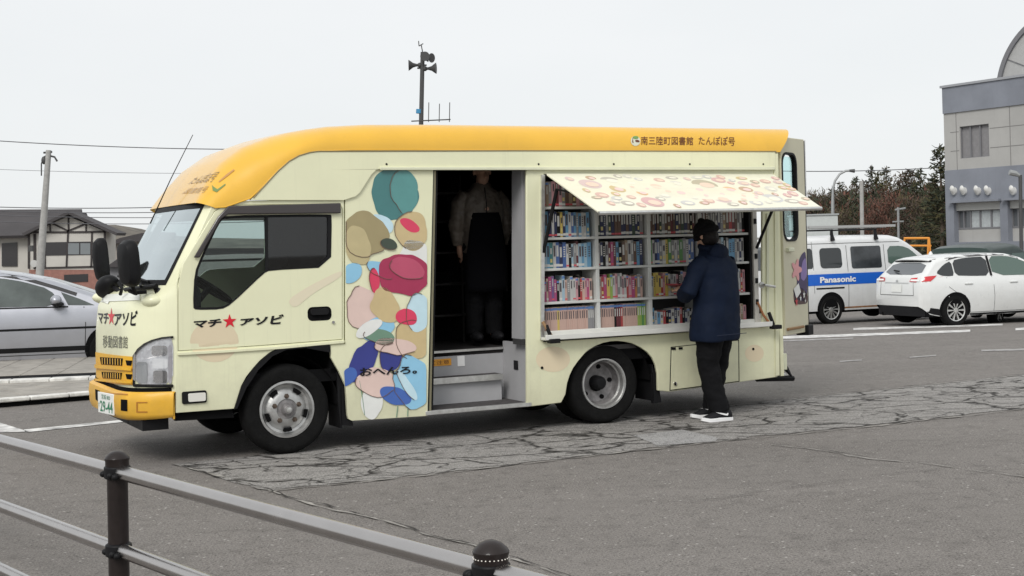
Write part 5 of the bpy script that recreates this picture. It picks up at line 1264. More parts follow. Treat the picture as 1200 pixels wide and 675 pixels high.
for sy in (-1, 1):
    arches(side, (-1.285, 1.285), .33, .33, sy)
    side(rrect(-1.55, -.93, 1.25, 1.70, .09), CGL, 'side_window', .008, sy)
    side(rrect(-2.26, -1.76, 1.25, 1.70, .06), CGL, 'side_window', .008, sy)
    side(rrect(-.66, .22, 1.22, 1.72, .05), mat('van_glass', (.045, .05, .055), .08, var=.6, vscale=2), 'side_window', .008, sy)
    side(smooth_loop([(.42, 1.24), (.42, 1.70), (.85, 1.70), (1.10, 1.62), (1.50, 1.30), (1.5, 1.20)], 1), CGL2, 'side_window', .008, sy)
    st_ = side([(-2.40, .87), (2.1, .87), (2.15, 1.12), (-2.40, 1.12)], BLUE, 'side_stripe', .005, sy)
    for x in (-.78, .32): seam(side, [(x, 1.75), (x, .36)], .012, sy)
    seam(side, [(-1.75, 1.85), (-1.75, .7)], .010, sy); seam(side, [(-1.70, .80), (-.90, .80)], .035, sy, BLACK, None, 'door_rail')
    seam(side, [(-.9, .35), (.06, .35), (.8, .36)], .035, sy, mat('rust_trim', (.25, .12, .05), .8, var=.5), None, 'sill_trim')
    seam(side, [(-2.3, 1.80), (1.0, 1.80)], .012, sy)
    M = Matrix.Translation((.18, sy*(hw(.2, 1.0)+.012), 1.0)); MB().mt(BLACK).box(-.07, .07, -.012, .012, -.02, .02, M).build('door_handle', vn, bevel=.01)
def vtext(u, v): x, z = -1.60+1.02*u, .925+.135*v; return (x, -(hw(x, z)+.014), z)
text_on('Panasonic', vtext, WHITEP, 'lettering', vn, .035)
rear(rrect(-.62, .62, 1.22, 1.75, .08), CGL3, 'rear_window', .006); rear(rrect(-.70, .70, 1.10, 1.60, .1), CGL3, 'windscreen', .006, 1)
for sx in (-1.285, 1.285):
    for sy in (-1, 1): car_wheel(vn, sx, sy*.845, .325, 12)
MB().mt(BLACKM).box(-2.3, 2.2, -.74, .74, .24, .5).build('underbody', vn)
for x in (-1.16, .10):
    mb = MB().mt(BLACK).tube([(x, -.80, 2.10), (x, .80, 2.10)], .02, 8)
    for sy in (-1, 1): mb.tube([(x, sy*.76, 2.11), (x, sy*.765, 2.0), (x, sy*.795, 1.86)], [.03, .035, .055], 8)
    mb.build('roof_bar', vn)
off = Matrix.Rotation(VA, 3, 'Z') @ Vector((-1.285, -.845, 0)); vn.location = (vl_.x-off.x, vl_.y-off.y, gz(vl_.y)+.0)
ld = MB().mt(mat('ladder_grey', (.50, .50, .49), .4, .5))
for y in (-.62, -.30):
    ld.box(-1.9, .55, y-.015, y+.015, 2.13, 2.20)
    ld.box(-1.7, .8, y-.05, y-.022, 2.145, 2.20)
for k in range(11): x = -1.85+k*.23; ld.tube([(x, -.62, 2.165), (x, -.30, 2.165)], .014, 6)
ldo = ld.build('ladder'); ldo.location = vn.location; ldo.rotation_euler = vn.rotation_euler
tag(ldo, 'grey aluminium extension ladder lying on the roof bars of the white van', 'ladder')
# ---- silver car on the left
sl_ = gh(131, 434); CA = radians(14)
sv = thing('silver_car', 'silver car with black side mouldings parked behind the kerb, cut by the photo edge', 'car', (0, 0, 0), CA)
sp = dict(W=1.70, zt=[(-2.15, .95), (-2.1, 1.15), (-1.95, 1.33), (-1.7, 1.45), (-1.2, 1.52), (-.7, 1.53), (-.3, 1.51), (.02, 1.46), (.42, 1.37), (.91, 1.20), (1.35, 1.03), (1.75, .96), (2.0, .90), (2.15, .78), (2.2, .55)],
    zb=[(-2.15, .40), (-1.9, .22), (1.8, .20), (2.2, .28)], plan=[(-2.15, .84), (-2.05, .93), (-1.6, .99), (-.5, 1), (1.2, .99), (1.8, .92), (2.1, .78), (2.2, .66)],
    sec=[(.2, .94), (.4, .98), (.6, 1.0), (.75, 1.0), (.90, .975), (.97, .945), (1.2, .85), (1.45, .75)])
body, side, rear, hw = car_body(sp, sv, PSILV)
CGS = mat('car_glass_grey', (.085, .10, .095), .06, spec=.6, var=.4, vscale=1.5)
for sy in (-1, 1):
    arches(side, (-1.27, 1.27), .31, .31, sy)
    side(smooth_loop([(-1.85, 1.05), (-1.75, 1.30), (-1.25, 1.40), (-.68, 1.42), (-.68, 1.0), (-1.6, 1.02)], 1), CGL, 'side_window', .006, sy)
    side(smooth_loop([(-.60, .985), (-.60, 1.42), (-.25, 1.40), (.05, 1.34), (.42, 1.22), (.62, .97)], 1), CGS, 'side_window', .006, sy)
    side([(.68, .98), (.58, 1.17), (.85, 1.06), (1.05, .965)], CGS, 'quarter_window', .006, sy)
    seam(side, [(-1.8, 1.36), (-.68, 1.465), (-.25, 1.445), (.07, 1.385), (.50, 1.24), (.8, 1.13)], .05, sy, mat('visor_dark', (.03, .028, .028), .2, coat=.5), None, 'window_visor')
    seam(side, [(-1.8, .645), (1.55, .645)], .032, sy, BLACK, None, 'side_moulding'); seam(side, [(-.95, .345), (.95, .345)], .07, sy, BLACK, None, 'sill_trim')
    seam(side, [(-.64, 1.0), (-.64, .25)], .012, sy); seam(side, [(.90, .95), (.92, .7), (.90, .28)], .012, sy); seam(side, [(-.38, .27), (.93, .27)], .012, sy)
    seam(side, [(-.6, .965), (.68, .955)], .02, sy, BLACK, None, 'window_trim')
    M = Matrix.Translation((-.42, sy*(hw(0, .86)+.012), .86)); MB().mt(CHROME).box(-.10, .10, -.014, .014, -.014, .014, M).build('door_handle', sv, bevel=.01)
    mm = MB().mt(PSILV).ell((.52, sy*(hw(.5, 1.)+.11), 1.06), (.08, .13, .075), 12); mm.mt(BLACK).ell((.54, sy*(hw(.5, 1.)+.09), 1.0), (.09, .13, .035), 10); mm.build('wing_mirror', sv)
rear(rrect(-.55, .55, 1.05, 1.32, .05), CGL3, 'rear_window', .006); rear([(-.6, 1.05), (.6, 1.05), (.5, 1.38), (-.5, 1.38)], CGS, 'windscreen', .006, 1)
for sx in (-1.27, 1.27):
    for sy in (-1, 1): car_wheel(sv, sx, sy*.845, .31, 8)
MB().mt(BLACKM).box(-2.0, 2.0, -.74, .74, .20, .5).build('underbody', sv)
off = Matrix.Rotation(CA, 3, 'Z') @ Vector((1.27, -.85, 0)); sv.location = (sl_.x-off.x, sl_.y-off.y, gz(sl_.y))
# ---- dark car whose roof shows behind the hatchback
dk = thing('compact_car', 'dark green compact car, only its roof showing behind the white hatchback', 'car', (0, 0, 0), radians(52))
sp = dict(W=1.48, rr=.16, zt=[(-1.7, 1.0), (-1.66, 1.45), (-1.5, 1.66), (-1.2, 1.71), (0, 1.74), (.5, 1.70), (.75, 1.60), (1.15, 1.15), (1.6, 1.0), (1.7, .6)], zb=[(-1.7, .3), (1.7, .3)], plan=[(-1.7, .9), (-1.6, 1), (1.3, 1), (1.7, .8)], sec=[(.2, .95), (.6, 1), (1.0, .98), (1.6, .88)])
body, side, rear, hw = car_body(sp, dk, PGREEN)
for sy in (-1, 1):
    arches(side, (-1.2, 1.2), .28, .28, sy); side(rrect(-1.4, -.3, 1.05, 1.5, .06), CGL2, 'side_window', .006, sy); side(rrect(-.2, .7, 1.05, 1.5, .06), CGL2, 'side_window', .006, sy)
    for sx in (-1.2, 1.2): car_wheel(dk, sx, sy*.735, .275, 6)
rear(rrect(-.55, .55, 1.15, 1.5, .06), CGL2, 'rear_window', .006)
dk.location = (at(1156, 283, 31).x, 31.2, gz(31.2)-.02)
# ================================================================== FENCE
FM = mat('fence_brown', (.020, .015, .014), .42, coat=.25, var=.25, vscale=12, bump=.06)
RAILM = mat('rail_brown', (.47, .45, .44), .23, 1., var=.06, vscale=6)
A_ = Vector(at(137, 530, 5.9)); B_ = Vector(at(575, 640, 3.92)); A_.z = B_.z = 0
fd = (B_-A_); fl_ = fd.length; fan = math.atan2(fd.y, fd.x)
fe = thing('guard_fence', 'dark brown tubular pipe fence with capped posts in the foreground', 'fence', A_, fan)
DOT = mat('reflector_dot', (.85, .80, .74), .3)
TOPZ = .79
LEAN = .022
for k in (-2, -1, 0, 1, 2):
    x = k*fl_
    def M_(z): return Vector((x+LEAN*(z-TOPZ), 0, z))
    rp = .043
    mb = MB().mt(FM).tube([M_(0), M_(.60), M_(TOPZ-.045)], rp, 28); 
    po = mb.build('post', fe)
    prof = [(rp+.002, TOPZ-.075), (rp+.006, TOPZ-.07), (rp+.006, TOPZ-.022), (rp+.008, TOPZ-.018), (rp+.009, TOPZ-.010), (rp+.005, TOPZ-.003), (rp*.75, TOPZ+.012), (rp*.4, TOPZ+.019), (0, TOPZ+.021)]
    mb = MB().mt(FM).lathe(prof, (x, 0, 0), 'z', 36); cp = mb.build('post_cap', po)
    mb = MB().mt(DOT)
    for j in range(26):
        a = 2*pi*j/26; mb.ell((x+(rp+.0065)*cos(a), (rp+.0065)*sin(a), TOPZ-.028), (.0026, .0020, .0019), 5)
    if k == 1: mb.build('reflector_dots', po)
    for z in (.722, .395, .075):
        mb = MB().mt(BLACK)
        mb.lathe([(rp+.003, z-.028), (rp+.012, z-.022), (rp+.012, z+.022), (rp+.003, z+.028)], (x+LEAN*(z-TOPZ), 0, 0), 'z', 24)
        for s in (-1, 1):
            mb.box(x+s*.052-.018, x+s*.052+.018, -.045, .015, z-.022, z-.004); mb.ell((x+s*.062, -.034, z-.012), (.014, .018, .014), 8); mb.ell((x+s*.036, -.046, z-.008), (.012, .014, .013), 8)
        mb.build('clamp', po, bevel=.003)
for k in (-2, -1, 0, 1):
    for z, r in ((.722, .0305), (.395, .0305), (.075, .0305)):
        MB().mt(RAILM).tube([(k*fl_+.048, 0, z), (k*fl_+fl_*.5, 0, z-.001), ((k+1)*fl_-.048, 0, z)], r, 28).build('rail', fe)
# ================================================================== STREET FURNITURE AND POLES
POLE = mat('pole_concrete', (.36, .355, .34), .8, var=.15); DPOLE = mat('pole_dark', (.06, .06, .06), .6); GPOLE = mat('pole_grey', (.32, .33, .33), .5, .3)
def PT(px, py, y): return at(px, py, y)
a = PT(47, 316, 70); b = PT(57, 176, 70)
base = b+(a-b)*1.35; base.z = gz(70)
up = thing('utility_pole', 'grey concrete utility pole standing in front of the half timbered house', 'pole', base)
def rel(p, o): return p-Vector(o.location)
MB().mt(POLE).tube([(0, 0, 0), rel(b, up)], [.22, .13], 16).build('pole', up)
mb = MB().mt(DPOLE).tube([rel(PT(51, 179, 70), up), rel(PT(61, 178, 70), up)], .05, 6); mb.tube([rel(PT(50, 185, 70), up), rel(PT(56, 182, 70), up), rel(PT(64, 184, 70), up), rel(PT(67, 189, 70), up)], .05, 6); mb.build('cross_arm', up)
mb = MB().mt(DPOLE).ell(rel(PT(51.5, 188, 70), up), (.13, .13, .2), 8); mb.tube([rel(PT(51, 184, 70), up), rel(PT(48.5, 192, 70), up), rel(PT(48.5, 206, 70), up)], .035, 6); mb.build('insulator', up)
mb = MB().mt(DPOLE).box(-.25, -.05, -.3, -.1, 3.0, 3.3); mb.build('meter_box', up)
# wires
WIRE = mat('wire', (.10, .10, .11), .7)
def wire(a, b, sag, r, label):
    pts = [a.lerp(b, t/24)-Vector((0, 0, sag*4*(t/24)*(1-t/24))) for t in range(25)]
    o = MB().mt(WIRE).tube(pts, r, 5).build('overhead_wire'); tag(o, label, 'wire', 'overhead wires'); return o
wire(PT(-120, 156, 90), PT(340, 175, 90), .3, .030, 'single dark overhead wire, highest on the left, crossing above the utility pole')
wire(PT(-120, 193, 120), PT(420, 201, 120), .4, .018, 'faint thin overhead wire midway between the top wire and the roofs')
wire(PT(-120, 237.5, 100), PT(420, 230, 100), .6, .032, 'overhead wire just above the house ridge, topmost of the low bunch')
wire(PT(-120, 241.5, 104), PT(420, 238, 104), .6, .030, 'overhead wire just above the house ridge, second of the low bunch')
wire(PT(-120, 246, 96), PT(420, 247, 96), .5, .026, 'overhead wire level with the house ridge, third of the low bunch')
wire(PT(-120, 254, 98), PT(420, 254, 98), .5, .026, 'overhead wire crossing the house gable, lowest of the low bunch')
wire(PT(820, 197, 110), PT(1300, 176, 110), .8, .034, 'dark overhead wire running from the truck rear towards the tall conifer')
# loudspeaker mast
mbp = PT(490, 143, 50); mtp = PT(495.3, 61, 50); mb0 = mbp+(mbp-mtp)*1.0; mb0 = Vector((mb0.x, 50, gz(50)))
ms_ = thing('loudspeaker_mast', 'tall dark mast with four horn loudspeakers rising behind the truck roof', 'mast', mb0)
MB().mt(DPOLE).tube([(0, 0, 0), rel(mtp, ms_)], [.10, .075], 10).build('pole', ms_)
def horn(px, py, dx, dy, dz, L_=.5, r0=.05, r1=.2):
    c = rel(PT(px, py, 50), ms_); d = Vector((dx, dy, dz)).normalized()
    mb = MB().mt(DPOLE).tube([c, c+d*L_*.3, c+d*L_*.6, c+d*L_*.85, c+d*L_], [r0, r0*1.0, r0*1.7, r1*.8, r1], 16); mb.ell(c, (.09, .09, .09), 8); mb.build('horn_speaker', ms_)
horn(492, 76.3, -1, -.1, 0, .40); horn(498, 80.5, 1, -.1, 0, .40); horn(497, 67.5, .15, -1, 0, .35, .06, .17); horn(500, 68, .8, -.7, -.1, .25, .06, .17)
mb = MB().mt(DPOLE).tube([rel(PT(482, 75.5, 50), ms_), rel(PT(500, 76.5, 50), ms_)], .03, 6); mb.tube([rel(PT(489, 79.8, 50), ms_), rel(PT(509, 81, 50), ms_)], .03, 6); mb.tube([rel(PT(494, 66, 50), ms_), rel(PT(502, 72, 50), ms_)], .03, 6); mb.build('speaker_bracket', ms_)
mb = MB().mt(DPOLE).tube([rel(mtp, ms_), rel(PT(493.5, 52, 50), ms_)], .02, 5); mb.tube([rel(PT(490.5, 48, 50), ms_), rel(PT(491, 54, 50), ms_)], .018, 5); mb.tube([rel(PT(491, 54, 50), ms_), rel(PT(496, 51, 50), ms_)], .018, 5); mb.build('wind_vane', ms_)
MB().mt(mat('band_blue', (.05, .25, .45), .5)).tube([rel(PT(491.3, 128, 50), ms_), rel(PT(491, 133, 50), ms_)], .11, 10).build('blue_band', ms_)
ya = thing('yagi_aerial', 'thin aerial with three upright rods fixed near the mast foot above the truck', 'aerial', PT(490, 141.5, 49.7))
mb = MB().mt(DPOLE).tube([rel(PT(482, 142, 49.7), ya), rel(PT(528, 140, 49.7), ya)], .022, 6); mb.build('boom', ya)
for x, t in ((502.5, 120), (515, 121.5), (527, 120)): MB().mt(DPOLE).tube([rel(PT(x, t, 49.7), ya), rel(PT(x-.4, 143, 49.7), ya)], .016, 5).build('rod', ya)
# street lamps
b = PT(977, 262, 60); b.z = gz(60)
lp_ = thing('street_lamp', 'grey street lamp with long curved arm behind the white van', 'street lamp', b)
pts = [(976, 262), (975.8, 240), (976, 222), (978.5, 212), (984, 204), (991, 200.3), (999, 199.8)]
MB().mt(GPOLE).tube([(0, 0, 0)]+[rel(PT(x, y, 60), lp_) for x, y in pts], [.07]*3+[.05]*5, 8).build('pole', lp_)
MB().mt(DPOLE).tube([rel(PT(995, 200, 60), lp_), rel(PT(1001.5, 200.3, 60), lp_)], [.05, .085], 8).build('lamp_head', lp_)
b = PT(1009, 264, 55); b.z = gz(55); o = MB().mt(POLE).tube([b, PT(1009.5, 212, 55)], [.085, .075], 10).build('plain_pole'); tag(o, 'bare pale grey pole standing right of the curved street lamp', 'pole')
b = PT(1052, 268, 70); b.z = gz(70); t_ = thing('small_lamp', 'low pole with two short side arms in front of the dark trees', 'lamp', b)
MB().mt(GPOLE).tube([(0, 0, 0), rel(PT(1052.5, 243, 70), t_)], .06, 8).build('pole', t_)
mb = MB().mt(GPOLE).tube([rel(PT(1046, 260, 70), t_), rel(PT(1059, 259.5, 70), t_)], .04, 6); mb.tube([rel(PT(1049, 246, 70), t_), rel(PT(1061, 244, 70), t_)], .05, 6); mb.build('arm', t_)
b = PT(1196, 290, 45); b.z = gz(45); t_ = thing('street_lamp', 'slim lamp post with flat head in front of the grey building', 'street lamp', b)
MB().mt(DPOLE).tube([(0, 0, 0), rel(PT(1195.6, 205, 45), t_)], .06, 8).build('pole', t_)
MB().mt(GPOLE).tube([rel(PT(1183, 202, 45), t_), rel(PT(1190, 203.5, 45), t_), rel(PT(1196, 206.5, 45), t_)], [.09, .09, .04], 8).build('lamp_head', t_)
# pale hut, orange trestle, dark bin and cone
b = PT(966, 266, 58); hut = thing('site_hut', 'small plain pale grey box hut behind the van roof', 'hut', (b.x, 58, gz(58)))
hw0, hh0 = 16/1650*58, PT(966, 250.5, 58).z-gz(58)
HUTM = mat('hut_grey', (.50, .53, .52), .6, var=.06)
MB().mt(HUTM).box(-hw0-.3, hw0, 0, 3, 0, hh0-.06).build('wall', hut); MB().mt(mat('hut_trim', (.36, .38, .38), .6)).box(-hw0-.36, hw0+.05, -.05, 3.05, hh0-.058, hh0).build('roof', hut)
ORG = mat('trestle_orange', (.75, .30, .04), .5)
b = PT(1080, 290, 38); tb = thing('barrier_trestle', 'orange tubular A-frame barrier between the van and the building', 'barrier', (b.x, 38, gz(38)))
def r3(px, py, dy=0): p = PT(px, py, 38); return Vector((p.x, 38+dy, p.z))-Vector(tb.location)
z0 = gz(38)
mb = MB().mt(ORG)
for (x0, x1, dy) in ((1083, 1088, 0), (1093, 1089, 0)):
    q = r3(x0, 292); q.z = 0; mb.tube([q, r3(x1, 279.5)], .024, 8)
mb.build('end_frame', tb)
mb = MB().mt(ORG); q = r3(1066, 285, .6); q2 = Vector((q.x, q.y, 0)); mb.tube([q2, q, r3(1068, 279.3, .6)], .03, 8); mb.build('end_frame', tb)
MB().mt(ORG).tube([r3(1067, 279.2, .6), r3(1089, 279.2)], .032, 8).build('top_rail', tb); MB().mt(ORG).tube([r3(1067, 288, .6), r3(1091, 288)], .028, 8).build('lower_rail', tb)
# ================================================================== GREY BUILDING ON THE RIGHT
A0 = PT(1107.5, 200, 62); wd = Vector((.50, -.866, 0)); wn = Vector((.866, .50, 0)); gb = thing('civic_building', 'two storey grey and slate blue building with curved roof end at right', 'building', (A0.x, A0.y, gz(60)))
O_ = Vector(gb.location)
def wall(px, py, off=0.):                   # survey mark -> (along the wall, height above base)
    d = ray(px, py); P0_ = Vector((A0.x, A0.y, 0))-wn*off
    t = (P0_.x*wn.x+P0_.y*wn.y)/(d.x*wn.x+d.y*wn.y); p = Vector((d.x*t, d.y*t, EYE+d.z*t))
    return ((p-P0_).dot(wd), p.z-O_.z)
def wfn(off0=0.): return lambda a, b, d: wd*a+Vector((0, 0, b))+wn*(d)
def wp(pts): return [wall(*p) for p in pts]
SLATE = mat('slate_wall', (.215, .23, .265), .8, var=.16, vscale=.6, bump=.1); PALEW = mat('pale_wall', (.40, .395, .38), .85, var=.10, vscale=.5, bump=.1); JOINT = mat('joint', (.20, .195, .19), .9)
h_top = wall(1107.5, 103)[1]; h_b1 = wall(1107.5, 133.3)[1]; h_b2 = wall(1107.5, 200)[1]; LW = 22
up_w = wp([(1124.4, 148.6), (1158.5, 144.5), (1158.5, 184), (1124.4, 186)])
win1 = [(up_w[0][0], up_w[3][1]), (up_w[1][0], up_w[3][1]), (up_w[1][0], up_w[0][1]), (up_w[0][0], up_w[0][1])]
w0 = wall(1118, 238); w1 = wall(1172, 236); zb_ = wall(1118, 284)[1]; ztw = w0[1]
def ww(a, b, z0, z1): return [(a, z0), (b, z0), (b, z1), (a, z1)]
nx_ = wall(1181, 236)[0]; lowW = [(w0[0], w1[0]), (nx_, nx_+2.6), (nx_+3.4, nx_+6)]
MB().mt(SLATE).prism([[(0, h_b1), (LW, h_b1), (LW, h_top), (0, h_top)]], wfn(), -.06, .3).build('parapet', gb)
upw = [ww(win1[0][0]+k*3.6, win1[1][0]+k*3.6, win1[0][1], win1[2][1]) for k in (0, 1.9, 3.0)]
MB().mt(PALEW).prism([[(0, h_b2), (LW, h_b2), (LW, h_b1), (0, h_b1)]]+upw, wfn(), 0, .3).build('upper_wall', gb)
MB().mt(SLATE).prism([[(0, 0), (LW, 0), (LW, h_b2), (0, h_b2)]]+[ww(a, b, zb_, ztw) for a, b in lowW], wfn(), -.03, .3).build('lower_wall', gb)
mb = MB().mt(SLATE); dq = wd*LW
mb.add([O_*0+wd*0+wn*.3, wd*0+wn*14, wd*LW+wn*14, wd*LW+wn*.3]+[v+Vector((0, 0, h_top-.2)) for v in (wn*.3, wn*14, wd*LW+wn*14, wd*LW+wn*.3)], [(0, 1, 5, 4), (1, 2, 6, 5), (2, 3, 7, 6), (4, 5, 6, 7)]); mb.build('rear_walls', gb)
MB().mt(mat('coping', (.33, .34, .36), .6)).prism([[(-.08, h_top), (LW, h_top), (LW, h_top+.1), (-.08, h_top+.1)]], wfn(), -.12, .5).build('coping', gb)
FRM = mat('frame_grey', (.18, .18, .19), .5); CURT = mat('curtain', (.42, .45, .46), .9, var=.12, vscale=8); WDK = mat('window_dark', (.12, .13, .14), .1, spec=.6)
for q in upw:
    o = MB().mt(WDK).prism([q], wfn(), .16, .2).build('window', gb); a, b = q[0][0], q[1][0]; z0_, z1_ = q[0][1], q[2][1]
    mb = MB().mt(mat('blind', (.23, .225, .23), .7, var=.1)); 
    mb.prism([ww(a, b, z0_, z1_)], wfn(), .14, .159); mb.mt(FRM)
    for k in range(4): x = a+(b-a)*k/3; mb.prism([ww(x-.03, x+.03, z0_, z1_)], wfn(), .06, .14)
    for z in (z0_, z1_): mb.prism([ww(a, b, z-.03, z+.03)], wfn(), .05, .14)
    mb.build('window_frame', o)
for a, b in lowW:
    z0_ = wall(1121, 268)[1]; z1_ = wall(1121, 247)[1]
    MB().mt(PALEW).prism([ww(a, b, zb_, z0_)], wfn(), .25, .3).build('recess_wall', gb)
    MB().mt(mat('shutter_box', (.45, .45, .43), .6)).prism([ww(a, b, z1_, ztw)], wfn(), .12, .3).build('shutter_box', gb)
    o = MB().mt(WDK).prism([ww(a, b, z0_, z1_)], wfn(), .32, .36).build('window', gb)
    mb = MB().mt(CURT).prism([ww(a+(b-a)*.28, a+(b-a)*.92, z0_, z1_)], wfn(), .29, .315); mb.mt(FRM)
    for k in (0, .12, .27, .48, .72, .93, 1): x = a+(b-a)*k; mb.prism([ww(x-.035, x+.035, z0_, z1_)], wfn(), .24, .31)
    for z in (z0_, z1_): mb.prism([ww(a, b, z-.035, z+.035)], wfn(), .23, .31)
    mb.build('window_frame', o)
    MB().mt(SLATE).prism([ww(a-.12, b+.12, ztw, ztw+.09)], wfn(), -.25, -.03).build('hood_moulding', gb)
VH = mat('vent_white', (.62, .62, .60), .4)
for px in (1119.5, 1131, 1147.5, 1159.5, 1189):
    a, b = wall(px, 224); c = wd*a+Vector((0, 0, b))-wn*.03
    mb = MB().mt(VH).lathe([(0, -.26), (.07, -.24), (.12, -.18), (.135, -.1), (.135, 0)], (0, 0, 0), 'x', 16)
    mb.v = [tuple(c+wn*v[0]+wd*v[1]+Vector((0, 0, v[2]*1.25+.1*(v[0] < -.15)))) for v in mb.v]; mb.build('vent_hood', gb)
mb = MB().mt(JOINT)
for z in (.33, .66): zz = h_b2+(h_b1-h_b2)*z; mb.prism([ww(.35, win1[0][0]-.05, zz-.015, zz+.015)], wfn(), -.006, 0); mb.prism([ww(win1[1][0]+.05, win1[0][0]+6.7, zz-.015, zz+.015)], wfn(), -.006, 0)
for x in (.7, 3.6, 4.6, 5.9): mb.prism([ww(x-.015, x+.015, h_b2, h_b1)], wfn(), -.008, 0)
mb.build('wall_joint', gb)
cB = wall(1245, 97, -3); rB = abs(wall(1170, 97, -3)[0]-cB[0])
def varc(r, n=48): return [(cB[0]+r*cos(pi*k/n), h_top-.4+max(0, 0)+r*1.0*sin(pi*k/n)) for k in range(n+1)]
VLT = mat('vault_panel', (.42, .42, .41), .6, var=.06)
v_ = MB().mt(VLT).prism([varc(rB)], wfn(), 3, 12).build('vault_roof', gb)
ra = varc(rB+.10); rb_ = varc(rB-.12)
MB().mt(FRM).prism([ra+rb_[::-1]], wfn(), 2.9, 3.0).build('vault_rim', v_)
mb = MB().mt(FRM)
for an in (55, 90, 125, 150): mb.prism([[(cB[0]+.02, h_top), (cB[0]+rB*cos(radians(an)), h_top-.4+rB*sin(radians(an))), (cB[0]+rB*cos(radians(an))+.05, h_top-.4+rB*sin(radians(an))), (cB[0]+.07, h_top)]], wfn(), 2.96, 3.0)
mb.build('vault_seam', v_)
# ================================================================== HOUSES ON THE LEFT
def hp_(px, py, y): p = at(px, py, y); return (p.x, p.z)
def house_poly(px, y, dep, m, nm, par): l = [hp_(a, b, y) for a, b in px]; return MB().mt(m).prism([l], lambda a, b, d: Vector((a, y+d, b))-Vector(par.location), 0, dep).build(nm, par)
YH = 110; ROOF = mat('roof_dark', (.055, .050, .052), .75, var=.25, vscale=.5); PLAST = mat('plaster', (.52, .50, .46), .85, var=.06, vscale=.7); TIMB = mat('timber_dark', (.035, .028, .028), .7); BRK = mat('brick_pinkish', (.30, .15, .12), .85, var=.2, vscale=3); WIN2 = mat('window_brown', (.035, .033, .035), .15, spec=.6)
hz_ = gz(60); hx = hp_(79, 300, YH)[0]
ho = thing('timbered_house', 'white half timbered two storey house with dark gabled roof and brick base', 'house', (hx, YH, hz_))
house_poly([(34, 273), (80, 253.5), (123, 271), (123, 316), (34, 316)], YH, 3, PLAST, 'gable_wall', ho)
house_poly([(34, 316), (123, 316), (123, 345), (34, 345)], YH-.0, 3, BRK, 'brick_wall', ho)
house_poly([(-140, 278), (34, 277), (34, 345), (-140, 345)], YH+1.2, 6.5, PLAST, 'side_wall', ho)
def beam(pts, w_, nm='timber', m=TIMB, off=-.08, par=ho, y=YH):
    l = []
    P_ = [Vector(hp_(a, b, y)) for a, b in pts]
    d = (P_[1]-P_[0]).normalized(); n_ = Vector((-d.y, d.x))*w_/2
    l = [P_[0]+n_, P_[1]+n_, P_[1]-n_, P_[0]-n_]
    return MB().mt(m).prism([[tuple(q) for q in l]], lambda a, b, d_: Vector((a, y+d_, b))-Vector(par.location), off, .0).build(nm, par)
for pts, w_ in (([(34, 272.5), (123, 271.5)], .14), ([(50, 314), (112, 312.5)], .14), ([(80.5, 253), (80.5, 271)], .12), ([(80, 270), (78, 313)], .12), ([(62, 262), (80, 270.5)], .12), ([(101, 262), (80, 270.5)], .12), ([(59, 262.5), (59, 271)], .1), ([(101, 262), (101, 271)], .1), ([(34, 272), (34, 315)], .16), ([(123, 271), (123, 315)], .16), ([(108, 272), (107, 313)], .12), ([(53, 273), (53, 313)], .1), ([(41, 274), (41, 315)], .2)): beam(pts, w_)
wo = house_poly([(52.5, 284), (106.5, 283), (106.5, 298.5), (52.5, 299.5)], YH-.05, .1, WIN2, 'window', ho)
for x0, x1 in ((80, 93), (94.5, 106)):
    l = [hp_(a, b, YH) for a, b in ((x0, 285), (x1, 285), (x1, 298), (x0, 298))]; MB().mt(mat('pane_grey', (.20, .22, .23), .2)).prism([l], lambda a, b, d_: Vector((a, YH-.06-d_, b))-Vector(ho.location), 0, .01).build('pane', wo)
wo2 = house_poly([(75, 322), (103, 321), (103, 330), (75, 331)], YH-.05, .1, WIN2, 'window', ho)
wo3 = house_poly([(2, 285), (20, 284), (20, 312), (2, 312)], YH+1.1, .1, WIN2, 'window', ho)
def slab(pts3, th, m, nm, par):
    P_ = [Vector(p)-Vector(par.location) for p in pts3]; n_ = (P_[1]-P_[0]).cross(P_[2]-P_[0]).normalized()*th
    return MB().mt(m).add(P_+[p-n_ for p in P_], [(0, 1, 2, 3), (4, 7, 6, 5), (0, 4, 5, 1), (1, 5, 6, 2), (2, 6, 7, 3), (3, 7, 4, 0)]).build(nm, par)
ap_ = at(80, 251, YH-.8); el = at(27, 276.5, YH-.8); er = at(136, 276, YH-.8)
slab([ap_, el, el+Vector((0, 5, 0)), ap_+Vector((0, 5, 0))], .22, ROOF, 'roof', ho); slab([er, ap_, ap_+Vector((0, 2.6, 0)), er+Vector((0, 2.6, 0))], .22, ROOF, 'roof', ho)
rl = at(-160, 246.5, YH+5); rr2 = at(95, 245, YH+5)
slab([at(-160, 279, YH+.4), at(34, 275, YH+.4), at(48, 262, YH+2), at(95, 245, YH+5), ][:4], .2, ROOF, 'roof', ho) if False else None
mb = MB().mt(ROOF); Q = [at(-160, 280, YH+.2), at(36, 275.5, YH+.2), at(99, 262, YH+3.2), at(96, 245, YH+5.2), at(-160, 246.5, YH+5.2)]
Q = [q-Vector(ho.location) for q in Q]; dn = Vector((0, .1, -.2)); mb.add(Q+[q+dn for q in Q], [(0, 1, 3, 4), (1, 2, 3), (5, 9, 8, 6), (6, 8, 7)]+[(i, (i+1) % 5, (i+1) % 5+5, i+5) for i in range(5)]); mb.build('roof', ho)
MB().mt(mat('tank_white', (.5, .5, .48), .5)).lathe([(0, -.12), (.28, -.1), (.28, .12), (0, .14)], tuple(Vector(at(40, 309, YH-.4))-Vector(ho.location)), 'y', 16).build('outdoor_unit', ho)
